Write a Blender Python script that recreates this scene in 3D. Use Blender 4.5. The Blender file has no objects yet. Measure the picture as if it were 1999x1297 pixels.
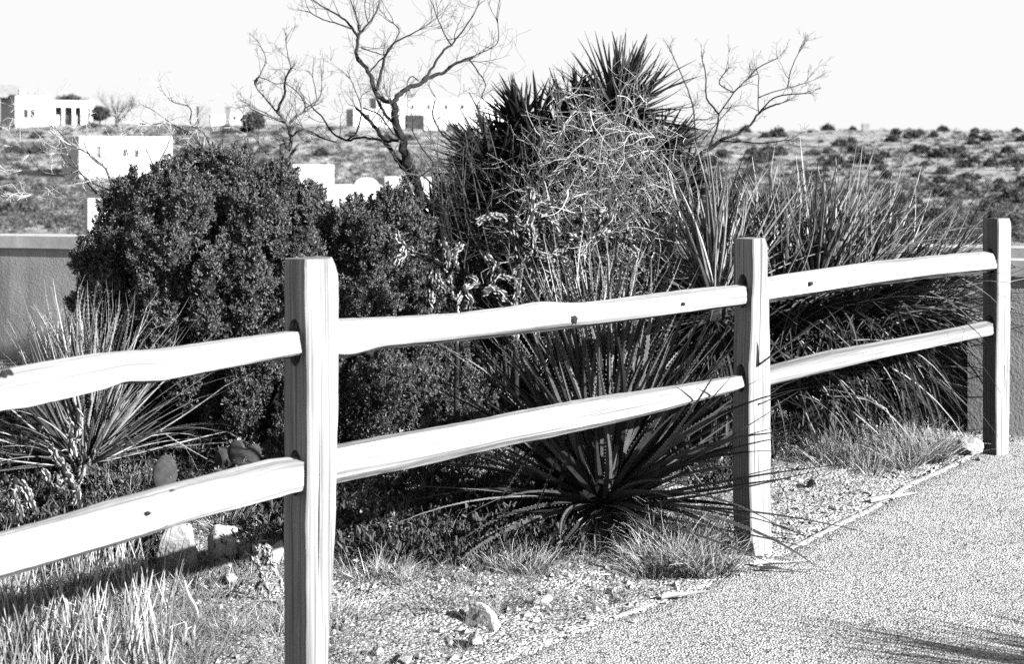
import bpy, bmesh, math, random
import numpy as np
from mathutils import Vector, Matrix, noise as mnoise

R = math.radians
scene = bpy.context.scene
COL = scene.collection
F = 3200.0; CX = 999.5; YH = 300.0; EYE = 1.548

def K(px): return (px - CX) / F
def P(px, py, d): return Vector((K(px) * d, d, EYE - (py - YH) / F * d))
def n3(x, y, z=0.0): return mnoise.noise(Vector((x, y, z)))

# ------------------------------------------------------------------ materials
def new_mat(name):
    m = bpy.data.materials.new(name); m.use_nodes = True
    nt = m.node_tree; b = nt.nodes['Principled BSDF']
    b.inputs['Roughness'].default_value = 0.85
    try: b.inputs['Specular IOR Level'].default_value = 0.25
    except Exception: pass
    return m, nt, b
def g(v): return (v, v, v, 1)
def N(nt, t, **kw):
    n = nt.nodes.new(t)
    for k, v in kw.items(): setattr(n, k, v)
    return n
def ramp(nt, fac, stops):
    r = N(nt, 'ShaderNodeValToRGB')
    el = r.color_ramp.elements
    while len(el) < len(stops): el.new(0.5)
    for e, (p, v) in zip(el, stops): e.position = p; e.color = g(v)
    nt.links.new(fac, r.inputs['Fac'])
    return r.outputs['Color']
def noise_tex(nt, vec, scale, detail=4, rough=0.6, dist=0.0):
    n = N(nt, 'ShaderNodeTexNoise'); n.inputs['Scale'].default_value = scale
    n.inputs['Detail'].default_value = detail; n.inputs['Roughness'].default_value = rough
    n.inputs['Distortion'].default_value = dist
    nt.links.new(vec, n.inputs['Vector']); return n.outputs['Fac']
def mixc(nt, fac, a, b, mode='MIX'):
    m = N(nt, 'ShaderNodeMix', data_type='RGBA', blend_type=mode)
    if isinstance(fac, float): m.inputs[0].default_value = fac
    else: nt.links.new(fac, m.inputs[0])
    for s, i in ((a, 6), (b, 7)):
        if isinstance(s, float): m.inputs[i].default_value = g(s)
        else: nt.links.new(s, m.inputs[i])
    return m.outputs[2]
def bump(nt, b, h, strength, dist=0.01):
    n = N(nt, 'ShaderNodeBump'); n.inputs['Strength'].default_value = strength
    n.inputs['Distance'].default_value = dist
    nt.links.new(h, n.inputs['Height']); nt.links.new(n.outputs['Normal'], b.inputs['Normal'])
def coords(nt, scale=(1, 1, 1), kind='Object'):
    t = N(nt, 'ShaderNodeTexCoord'); mp = N(nt, 'ShaderNodeMapping')
    mp.inputs['Scale'].default_value = scale
    nt.links.new(t.outputs[kind], mp.inputs['Vector']); return mp.outputs['Vector']

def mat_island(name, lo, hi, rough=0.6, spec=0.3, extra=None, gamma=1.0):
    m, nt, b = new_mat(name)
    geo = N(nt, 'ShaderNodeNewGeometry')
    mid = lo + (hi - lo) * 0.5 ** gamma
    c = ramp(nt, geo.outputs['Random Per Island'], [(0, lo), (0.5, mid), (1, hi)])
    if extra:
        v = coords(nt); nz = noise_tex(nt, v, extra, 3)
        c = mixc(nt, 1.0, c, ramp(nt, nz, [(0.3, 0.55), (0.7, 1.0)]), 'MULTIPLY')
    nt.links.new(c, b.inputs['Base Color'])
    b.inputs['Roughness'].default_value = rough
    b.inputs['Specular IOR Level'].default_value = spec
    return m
def mat_noise(name, lo, hi, scale, stretch=(1, 1, 1), rough=0.85, bmp=0.3, dist=0.01, p=(0.35, 0.65), detail=5):
    m, nt, b = new_mat(name)
    v = coords(nt, stretch); nz = noise_tex(nt, v, scale, detail)
    nt.links.new(ramp(nt, nz, [(p[0], lo), (p[1], hi)]), b.inputs['Base Color'])
    b.inputs['Roughness'].default_value = rough
    if bmp: bump(nt, b, nz, bmp, dist)
    return m

def mat_wood(name, lo, hi, rail=False):
    # weathered timber: long grain streaks and a few checks; grain runs along the UV's v axis
    m, nt, b = new_mat(name)
    uv = N(nt, 'ShaderNodeUVMap'); mp = N(nt, 'ShaderNodeMapping')
    nt.links.new(uv.outputs['UV'], mp.inputs['Vector'])
    mp.inputs['Scale'].default_value = (120, 1.3, 1)
    a = noise_tex(nt, mp.outputs['Vector'], 1.0, 4, 0.6, 0.4)
    mp2 = N(nt, 'ShaderNodeMapping'); nt.links.new(uv.outputs['UV'], mp2.inputs['Vector'])
    mp2.inputs['Scale'].default_value = (340, 4.0, 1)
    a2 = noise_tex(nt, mp2.outputs['Vector'], 1.0, 3, 0.6)
    mp3 = N(nt, 'ShaderNodeMapping'); nt.links.new(uv.outputs['UV'], mp3.inputs['Vector'])
    mp3.inputs['Scale'].default_value = (62, .8, 1)
    a3 = noise_tex(nt, mp3.outputs['Vector'], 1.3, 2, 0.5)
    c1 = ramp(nt, a, [(0.34, lo), (0.52, hi)])
    c2 = ramp(nt, a2, [(0.3, 0.62), (0.6, 1.0)])
    c = mixc(nt, 1.0, c1, c2, 'MULTIPLY')
    pt = noise_tex(nt, mp3.outputs['Vector'], .12, 4, .6)
    c = mixc(nt, 1.0, c, ramp(nt, pt, [(0.36, 0.42), (0.52, 1.0)]), 'MULTIPLY')
    c3 = ramp(nt, a3, [(0.255, 0.10), (0.285, 1.0)])          # drying checks
    c = mixc(nt, 1.0, c, c3, 'MULTIPLY')
    nt.links.new(c, b.inputs['Base Color'])
    add = N(nt, 'ShaderNodeMath', operation='ADD'); nt.links.new(a, add.inputs[0]); nt.links.new(a3, add.inputs[1])
    bump(nt, b, add.outputs[0], 0.5, 0.004)
    b.inputs['Roughness'].default_value = 0.8
    return m

M = {}
M['post'] = mat_wood('weathered_post_wood', 0.13, 0.42)
M['rail'] = mat_wood('weathered_rail_wood', 0.25, 0.5)
M['dark'] = mat_noise('dark_knot', 0.008, 0.03, 90, bmp=0.2)
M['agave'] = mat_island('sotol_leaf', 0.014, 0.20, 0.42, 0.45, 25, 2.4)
M['agave_pale'] = mat_island('sotol_leaf_pale', 0.03, 0.58, 0.5, 0.3, 25, 1.6)  # paler ramp also stands in for sunlit blades
M['tooth'] = mat_noise('leaf_tooth', 0.2, 0.34, 60, bmp=0)
M['yucca'] = mat_island('yucca_leaf', 0.010, 0.085, 0.5, 0.25, 20, 1.6)
M['dead'] = mat_island('dead_leaf', 0.02, 0.16, 0.9, 0.05, 20, 2.0)
M['trunk'] = mat_noise('dark_bark', 0.007, 0.032, 30, (1, 1, 0.3), bmp=0.8, dist=0.01)
M['twig'] = mat_noise('grey_twig_bark', 0.03, 0.14, 25, bmp=0)
M['twig_pale'] = mat_island('pale_twig_bark', 0.25, 0.68, 0.8, 0.1)
M['juniper'] = mat_island('juniper_leaf', 0.014, 0.21, 0.6, 0.2, None, 1.4)
M['shrub'] = mat_island('far_shrub_leaf', 0.04, 0.15, 0.8, 0.1)
M['straw'] = mat_island('dry_straw', 0.07, 0.66, 0.8, 0.1)
M['straw_dark'] = mat_island('darker_straw', 0.05, 0.38, 0.85, 0.1)
M['weed'] = mat_island('shade_fill_leaf', 0.012, 0.13, 0.8, 0.1, None, 2.0)  # dark tone stands in for shade on the ground
M['cholla'] = mat_island('cholla_tubercle', 0.08, 0.48, 0.7, 0.2)
M['cholla_core'] = mat_noise('cholla_core', 0.008, 0.03, 40, bmp=0.3)
M['pad'] = mat_noise('cactus_pad', 0.03, 0.06, 30, bmp=0.2)  # colour lowered to stand in for shade on the pads
M['house'] = mat_noise('white_stucco', 0.62, 0.76, 0.8, bmp=0.1)
M['roof'] = mat_noise('grey_roof', 0.20, 0.28, 1.5, bmp=0.1)
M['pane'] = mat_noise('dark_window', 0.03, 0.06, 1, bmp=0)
M['frame'] = mat_noise('window_frame', 0.35, 0.5, 1, bmp=0)
M['wallcap'] = mat_noise('wall_cap_stucco', 0.42, 0.6, 5, bmp=0.3)
M['edge'] = mat_noise('pale_path_edge', 0.2, 0.75, 110, bmp=0.8, dist=0.01)

def mat_garden_wall():
    m, nt, b = new_mat('garden_wall_stucco')
    v = coords(nt); a = noise_tex(nt, v, 2.2, 6, 0.65); f = noise_tex(nt, v, 70, 3)
    c = mixc(nt, 1.0, ramp(nt, a, [(0.35, 0.36), (0.65, 0.52)]), ramp(nt, f, [(0.3, 0.8), (0.7, 1.0)]), 'MULTIPLY')
    v2 = coords(nt, (3.0, 3.0, .35)); dr = noise_tex(nt, v2, 1.6, 5, .65)
    c = mixc(nt, 1.0, c, ramp(nt, dr, [(0.36, 0.6), (0.55, 1.0)]), 'MULTIPLY')
    nt.links.new(c, b.inputs['Base Color']); bump(nt, b, f, 0.5, 0.006); return m
M['gwall'] = mat_garden_wall()

def mat_rock(name, lo, hi, pits=False):
    m, nt, b = new_mat(name)
    v = coords(nt); a = noise_tex(nt, v, 14, 6, 0.65); f = noise_tex(nt, v, 90, 4)
    c = mixc(nt, 1.0, ramp(nt, a, [(0.35, lo), (0.6, hi)]), ramp(nt, f, [(0.3, 0.6), (0.6, 1.0)]), 'MULTIPLY')
    if pits:
        vo = N(nt, 'ShaderNodeTexVoronoi'); vo.inputs['Scale'].default_value = 38
        nt.links.new(v, vo.inputs['Vector'])
        c = mixc(nt, 1.0, c, ramp(nt, vo.outputs['Distance'], [(0.13, 0.08), (0.2, 1.0)]), 'MULTIPLY')
    nt.links.new(c, b.inputs['Base Color']); bump(nt, b, f, 0.7, 0.006); return m
M['rock'] = mat_rock('limestone', 0.35, 0.6)
M['rock_pit'] = mat_rock('pitted_limestone', 0.3, 0.45, True)
M['pebble'] = mat_island('pebble', 0.14, 0.7, 0.9, 0.1)

def mat_ground():
    m, nt, b = new_mat('desert_ground')
    v = coords(nt)
    a = noise_tex(nt, v, 22, 6, 0.75); f = noise_tex(nt, v, 120, 4, 0.7)
    near = mixc(nt, 1.0, ramp(nt, a, [(0.36, 0.22), (0.54, 0.74)]), ramp(nt, f, [(0.40, 0.15), (0.52, 1.0)]), 'MULTIPLY')
    far1 = noise_tex(nt, v, 0.22, 8, 0.7); far2 = noise_tex(nt, v, 1.3, 6, 0.7)
    far = mixc(nt, 1.0, ramp(nt, far1, [(0.38, 0.19), (0.60, 0.60)]), ramp(nt, far2, [(0.38, 0.35), (0.56, 1.0)]), 'MULTIPLY')
    geo = N(nt, 'ShaderNodeNewGeometry'); sep = N(nt, 'ShaderNodeSeparateXYZ')
    nt.links.new(geo.outputs['Position'], sep.inputs[0])
    mr = N(nt, 'ShaderNodeMapRange'); mr.inputs['From Min'].default_value = 12; mr.inputs['From Max'].default_value = 30
    nt.links.new(sep.outputs['Y'], mr.inputs['Value'])
    c = mixc(nt, mr.outputs['Result'], near, far)
    nt.links.new(c, b.inputs['Base Color'])
    b.inputs['Roughness'].default_value = 0.95; b.inputs['Specular IOR Level'].default_value = 0.1
    vo = N(nt, 'ShaderNodeTexVoronoi'); vo.inputs['Scale'].default_value = 75
    nt.links.new(v, vo.inputs['Vector'])
    ad = N(nt, 'ShaderNodeMath', operation='SUBTRACT'); nt.links.new(a, ad.inputs[0]); nt.links.new(vo.outputs['Distance'], ad.inputs[1])
    bump(nt, b, ad.outputs[0], 0.9, 0.014)
    return m
M['ground'] = mat_ground()
def mat_path():
    m, nt, b = new_mat('exposed_aggregate')
    v = coords(nt)
    vo = N(nt, 'ShaderNodeTexVoronoi'); vo.inputs['Scale'].default_value = 125
    nt.links.new(v, vo.inputs['Vector'])
    grain = N(nt, 'ShaderNodeSeparateColor'); nt.links.new(vo.outputs['Color'], grain.inputs[0])
    c1 = ramp(nt, grain.outputs[0], [(0.0, 0.08), (0.14, 0.4), (0.30, 0.75), (1.0, 0.9)])
    gap = ramp(nt, vo.outputs['Distance'], [(0.45, 1.0), (0.85, 0.4)])
    cl = noise_tex(nt, v, 75, 3, 0.6)
    c1 = mixc(nt, 1.0, c1, ramp(nt, cl, [(0.34, 0.6), (0.5, 1.0)]), 'MULTIPLY')
    cl2 = noise_tex(nt, v, 230, 2, 0.6)
    c1 = mixc(nt, 1.0, c1, ramp(nt, cl2, [(0.38, 0.35), (0.5, 1.0)]), 'MULTIPLY')
    c = mixc(nt, 1.0, c1, gap, 'MULTIPLY')
    big = noise_tex(nt, v, 3.0, 5, 0.6)
    c = mixc(nt, 1.0, c, ramp(nt, big, [(0.3, 0.78), (0.7, 1.0)]), 'MULTIPLY')
    nt.links.new(c, b.inputs['Base Color'])
    inv = N(nt, 'ShaderNodeMath', operation='MULTIPLY'); inv.inputs[1].default_value = -1
    nt.links.new(vo.outputs['Distance'], inv.inputs[0])
    bump(nt, b, inv.outputs[0], 0.9, 0.006)
    b.inputs['Roughness'].default_value = 0.9
    return m
M['path'] = mat_path()

# ------------------------------------------------------------------ object helpers
def tag(o, label=None, cat=None, group=None, kind=None):
    if label: o['label'] = label
    if cat: o['category'] = cat
    if group: o['group'] = group
    if kind: o['kind'] = kind
    return o
def empty(name, loc, label=None, cat=None, group=None):
    o = bpy.data.objects.new(name, None); COL.objects.link(o); o.location = loc
    o.empty_display_size = 0.2
    bpy.context.view_layer.update()
    return tag(o, label, cat, group)
def link(name, me, mats, parent=None, smooth=False, loc=None):
    for m in (mats if isinstance(mats, (list, tuple)) else [mats]): me.materials.append(m)
    if smooth: me.polygons.foreach_set('use_smooth', [True] * len(me.polygons))
    o = bpy.data.objects.new(name, me); COL.objects.link(o)
    if parent:
        root = parent
        off = Vector((0, 0, 0))
        p = parent
        while p: off += Vector(p.location); p = p.parent
        me.transform(Matrix.Translation(-off)); o.parent = parent
    elif loc is not None:
        me.transform(Matrix.Translation(-Vector(loc))); o.location = loc
    return o

class MB:
    def __init__(s): s.v = []; s.f = []; s.m = []; s.uv = None
    def face(s, idx, m=0): s.f.append(idx); s.m.append(m)
    def build(s, name, mats, parent=None, smooth=False, loc=None):
        me = bpy.data.meshes.new(name); me.from_pydata([tuple(p) for p in s.v], [], s.f)
        if any(s.m): me.polygons.foreach_set('material_index', s.m)
        me.update()
        return link(name, me, mats, parent, smooth, loc)
    def tube(s, pts, rad, sides=5, cap=True, m=0):
        n = len(pts)
        if n < 2: return
        base = len(s.v); ref = None
        for i in range(n):
            t = (pts[min(i + 1, n - 1)] - pts[max(i - 1, 0)])
            if t.length < 1e-9: t = Vector((0, 0, 1))
            t.normalize()
            if ref is None: ref = t.orthogonal().normalized()
            ref = (ref - t * ref.dot(t))
            if ref.length < 1e-6: ref = t.orthogonal()
            ref.normalize(); b = t.cross(ref)
            for k in range(sides):
                a = 2 * math.pi * k / sides
                s.v.append(pts[i] + (ref * math.cos(a) + b * math.sin(a)) * rad[i])
        for i in range(n - 1):
            for k in range(sides):
                k2 = (k + 1) % sides
                s.face((base + i * sides + k, base + i * sides + k2, base + (i + 1) * sides + k2, base + (i + 1) * sides + k), m)
        if cap:
            s.face(tuple(base + (n - 1) * sides + k for k in range(sides)), m)
            s.face(tuple(base + k for k in reversed(range(sides))), m)
    def box(s, o, u, v, w, m=0):
        # parallelepiped from corner o with edges u, v, w
        b = len(s.v)
        for c in (o, o + u, o + u + v, o + v, o + w, o + u + w, o + u + v + w, o + v + w): s.v.append(c)
        for f in ((0, 3, 2, 1), (4, 5, 6, 7), (0, 1, 5, 4), (1, 2, 6, 5), (2, 3, 7, 6), (3, 0, 4, 7)):
            s.face(tuple(b + i for i in f), m)

def rvec(rng):
    while True:
        v = Vector((rng.uniform(-1, 1), rng.uniform(-1, 1), rng.uniform(-1, 1)))
        if 0.05 < v.length < 1: return v.normalized()
def catmull(pts, n):
    out = []
    L = len(pts)
    for i in range(L - 1):
        p0, p1, p2, p3 = pts[max(i - 1, 0)], pts[i], pts[i + 1], pts[min(i + 2, L - 1)]
        for k in range(n):
            t = k / n
            out.append(0.5 * ((2 * p1) + (p2 - p0) * t + (2 * p0 - 5 * p1 + 4 * p2 - p3) * t * t + (3 * p1 - p0 - 3 * p2 + p3) * t ** 3))
    out.append(pts[-1].copy()); return out

# ------------------------------------------------------------------ terrain
PROF = [(-10, 0), (6.3, 0), (9.5, .13), (13, .1), (20, -.6), (40, -2.2), (100, -4.0), (125, -4.2), (150, -3.6), (190, -1.2),
        (230, 2.3), (270, 5.7), (300, 6.2), (400, 5.6), (700, 2.0), (4000, -6)]
def prof(y):
    for (a, za), (b, zb) in zip(PROF, PROF[1:]):
        if y <= b:
            t = (y - a) / (b - a)
            return za + (zb - za) * t
    return PROF[-1][1]
EDGE = [(-6, -8.3), (4.5, -.40), (5.1, .07), (5.73, .60), (6.88, 1.46), (8.26, 2.42), (12, 5.0)]
def edge_x(y):
    for (a, xa), (b, xb) in zip(EDGE, EDGE[1:]):
        if y <= b: return xa + (xb - xa) * (y - a) / (b - a)
    return EDGE[-1][1] + (y - 12) * .7
def gz(x, y, detail=True):
    z = prof(y)
    if y > 14:
        k = min(1, (y - 14) / 60)
        z += k * (1.1 * n3(x * .013, y * .013, 3) + .45 * n3(x * .05, y * .05, 8))
        if y > 200: z += (0.9 if x < 0 else 0.0) * min(1, (y - 200) / 60) * min(1, abs(x) / 40) + (-.4 if x > 0 else 0) * min(1, x / 90)
    elif detail:
        off = (edge_x(y) - x)
        k = min(1, max(0, (off - .01) / .3))
        z += (.0135 if off > -.035 else 0) + k * (.024 * n3(x * 2.3, y * 2.3, 1) + .016 * n3(x * 8, y * 8, 5) + .014 * n3(x * 19, y * 19, 2) + .004)
    return z

def build_ground():
    ys = list(np.arange(-6, 4, .5)) + list(np.arange(4, 11.5, .035)) + list(np.arange(11.5, 14, .15))
    y = 14.0
    while y < 4000: ys.append(y); y *= 1.02
    us = []
    nu = 230
    for i in range(nu + 1):
        t = 2 * i / nu - 1
        us.append(math.copysign(abs(t) ** 1.25, t))
    verts = []
    for y in ys:
        hw = 5 + .55 * max(0, y)
        for u in us:
            x = u * hw
            verts.append((x, y, gz(x, y)))
    w = nu + 1; faces = []
    for j in range(len(ys) - 1):
        for i in range(nu):
            a = j * w + i; faces.append((a, a + 1, a + w + 1, a + w))
    me = bpy.data.meshes.new('ground'); me.from_pydata(verts, [], faces); me.update()
    o = link('ground', me, M['ground'], None, True); tag(o, kind='structure')
build_ground()

def build_path():
    mb = MB(); ys = np.arange(-5.5, 9.2, .05); nx = 30; rows = []
    for y in ys:
        ex = edge_x(y) + .03 * n3(y * 2.1, 7) + .022 * n3(y * 9, 2) + .012 * n3(y * 31, 2)
        row = []
        for i in range(nx + 1):
            t = (i / nx) ** 1.5
            x = ex + t * 7.0
            z = prof(y) + .014 - (.016 if i == 0 else 0)
            row.append(len(mb.v)); mb.v.append(Vector((x if i else ex - .01, y, z)))
        rows.append(row)
    for a, b in zip(rows, rows[1:]):
        for i in range(nx): mb.face((a[i], a[i + 1], b[i + 1], b[i]))
    o = mb.build('path', M['path'], None, True); tag(o, kind='structure')
    # worn pale strip where the paving meets the dirt, broken and half buried
    mb = MB(); prev = None
    for y in np.arange(-2, 8.9, .015):
        k = n3(y * 1.1, 22) + .35 + (.15 if 6.6 < y < 8.2 else 0)
        if k < .33: prev = None; continue
        w = (.006 + .030 * min(.8, k)) * (1 + .5 * n3(y * 18, 3)) + .008 * n3(y * 50, 1)
        w = max(w, .002); ex = edge_x(y) + .03 * n3(y * 2.1, 7) + .012 * n3(y * 9, 4); z = prof(y); r = []
        for q, dz in ((-1, .000), (-.5, .0165), (.1, .0185), (1, .0135)):
            r.append(len(mb.v)); mb.v.append(Vector((ex + q * w * .8 + .004 * n3(y * 60, q), y - q * w * .6, z + dz + .002 * n3(y * 40, q * 3))))
        if prev:
            for i in range(3): mb.face((prev[i], prev[i + 1], r[i + 1], r[i]))
        prev = r
    o = mb.build('path_edge', M['edge'], None, True); tag(o, kind='structure')
build_path()

# ------------------------------------------------------------------ fence
fence = empty('split_rail_fence', Vector((K(1462) * 6.2, 6.2, 0)),
              'weathered split rail fence with three square posts along the edge of the speckled path', 'fence')
def dist_at(px):           # depth of the rail axis at a picture column
    return 1.0 / (1 / 4.29 + (px - 608) / (1467 - 608) * (1 / 6.35 - 1 / 4.29)) if px < 1467 else \
           1.0 / (1 / 6.35 + (px - 1467) / (1945 - 1467) * (1 / 8.06 - 1 / 6.35))
def corner(dm, pm, pl, pr, al):
    u = Vector((math.cos(al), math.sin(al))); v = Vector((-math.sin(al), math.cos(al)))
    xm = K(pm) * dm
    b = (K(pr) * dm - xm) / (u.x - K(pr) * u.y)
    a = (K(pl) * dm - xm) / (v.x - K(pl) * v.y)
    return Vector((xm, dm)), u, v, b, a

def uv_project(me, ax, fu, fv):
    """u = distance around, v = distance along the piece (axis ax)"""
    uvl = me.uv_layers.new(name='UVMap')
    for poly in me.polygons:
        n = poly.normal
        if abs(n.z) > .7: t, al = fu, fv
        elif abs(n.dot(fv)) > abs(n.dot(fu)): t, al = fu, ax
        else: t, al = fv, ax
        for li in poly.loop_indices:
            co = me.vertices[me.loops[li].vertex_index].co
            uvl.data[li].uv = (co.dot(t), co.dot(al))

def make_post(dm, al, rows, ptop, pbot, seed, holes, chamf=.006):
    rng = random.Random(seed)
    bm = bmesh.new(); rings = []
    zt = EYE - (ptop - YH) / F * dm; zb = EYE - (pbot - YH) / F * dm - .25
    nz = 70
    for i in range(nz + 1):
        t = i / nz; z = zt + (zb - zt) * t
        py = YH + (EYE - z) / dm * F
        # interpolate picture columns
        for (y0, l0, m0, r0), (y1, l1, m1, r1) in zip(rows, rows[1:]):
            if py <= y1: break
        s = min(1, max(0, (py - y0) / (y1 - y0)))
        s = s * s * (3 - 2 * s)
        pl, pm, pr = l0 + (l1 - l0) * s, m0 + (m1 - m0) * s, r0 + (r1 - r0) * s
        mc, u, v, b, a = corner(dm, pm, pl, pr, al)
        w = .0016
        cs = [mc, mc + u * b, mc + u * b + v * a, mc + v * a]
        cen = (cs[0] + cs[2]) / 2
        ring = []
        sh = 1.0
        if i == 0: sh = .95
        for k, c in enumerate(cs):
            p, nx = c, cs[(k + 1) % 4]; pv = cs[k - 1]
            cf = .005 if k != 1 else (.005 + chamf * max(0, 1 - i / 2.2))
            for q in (p + (pv - p).normalized() * cf, p + (nx - p).normalized() * cf):
                jit = Vector((n3(z * 9, k * 3 + seed), n3(z * 9, k * 3 + 50 + seed))) * w * 1.5 + \
                      Vector((n3(z * 40, k * 5 + seed), n3(z * 40, k * 7 + seed))) * w * .5
                q2 = cen + (q - cen) * sh + jit
                ring.append(bm.verts.new((q2.x, q2.y, z + (.006 * n3(q.x * 30, q.y * 30, seed) if i == 0 else 0))))
        rings.append(ring)
    for ra, rb in zip(rings, rings[1:]):
        for k in range(8): bm.faces.new((ra[k], ra[(k + 1) % 8], rb[(k + 1) % 8], rb[k]))
    bm.faces.new(rings[0]); bm.faces.new(list(reversed(rings[-1])))
    bmesh.ops.recalc_face_normals(bm, faces=bm.faces[:])
    me = bpy.data.meshes.new('post'); bm.to_mesh(me); bm.free()
    tmp = bpy.data.objects.new('tmp', me); COL.objects.link(tmp)
    # mortises cut clean through the post along the line of the fence
    mc, u, v, b, a = corner(dm, rows[1][2], rows[1][1], rows[1][3], al)
    cutters = []
    for (z, rw, rh) in holes:
        cb = bmesh.new(); n = 14; ra = []; rb = []
        s0 = mc + v * (a * .52) - u * .03; s1 = s0 + u * .10
        for k in range(n):
            t = 2 * math.pi * k / n
            off = v * (math.cos(t) * rw); hz = math.sin(t) * rh
            ra.append(cb.verts.new((s0.x + off.x, s0.y + off.y, z + hz)))
            rb.append(cb.verts.new((s1.x + off.x, s1.y + off.y, z + hz)))
        for k in range(n): cb.faces.new((ra[k], ra[(k + 1) % n], rb[(k + 1) % n], rb[k]))
        cb.faces.new(list(reversed(ra))); cb.faces.new(rb)
        bmesh.ops.recalc_face_normals(cb, faces=cb.faces[:])
        cm = bpy.data.meshes.new('cut'); cb.to_mesh(cm); cb.free()
        co = bpy.data.objects.new('cut', cm); COL.objects.link(co); cutters.append(co)
        md = tmp.modifiers.new('b', 'BOOLEAN'); md.operation = 'DIFFERENCE'; md.object = co; md.solver = 'EXACT'
    dg = bpy.context.evaluated_depsgraph_get()
    me2 = bpy.data.meshes.new_from_object(tmp.evaluated_get(dg)); me2.name = 'post'
    bpy.data.objects.remove(tmp)
    for c in cutters: bpy.data.objects.remove(c)
    uv_project(me2, Vector((0, 0, 1)), Vector((u.x, u.y, 0)), Vector((v.x, v.y, 0)))
    me2.materials.clear()
    return link('post', me2, M['post'], fence)

def zat(py, d): return EYE - (py - YH) / F * d
make_post(4.20, R(45), [(500, 553, 597, 663), (780, 553, 601, 663), (900, 553, 602, 660), (1050, 552, 599, 656), (1300, 553, 600, 643), (1700, 553, 600, 640)],
          507, 1478, 3, [(zat(668, 4.25), .03, .062), (zat(922, 4.25), .03, .06)], .024)
make_post(6.23, R(38), [(460, 1431, 1471, 1499), (530, 1430, 1472, 1500), (600, 1432, 1469, 1503), (720, 1430, 1464, 1505), (880, 1428, 1463, 1506), (1000, 1429, 1466, 1507), (1090, 1432, 1469, 1508)],
          466, 1090, 11, [(zat(568, 6.28), .03, .066), (zat(738, 6.28), .028, .055)])
make_post(7.95, R(30), [(420, 1917, 1949, 1975), (560, 1917, 1948, 1974), (750, 1917, 1945, 1973), (890, 1917, 1946, 1970)],
          427, 892, 23, [(zat(512, 8), .034, .07), (zat(637, 8), .034, .055)])

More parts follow.
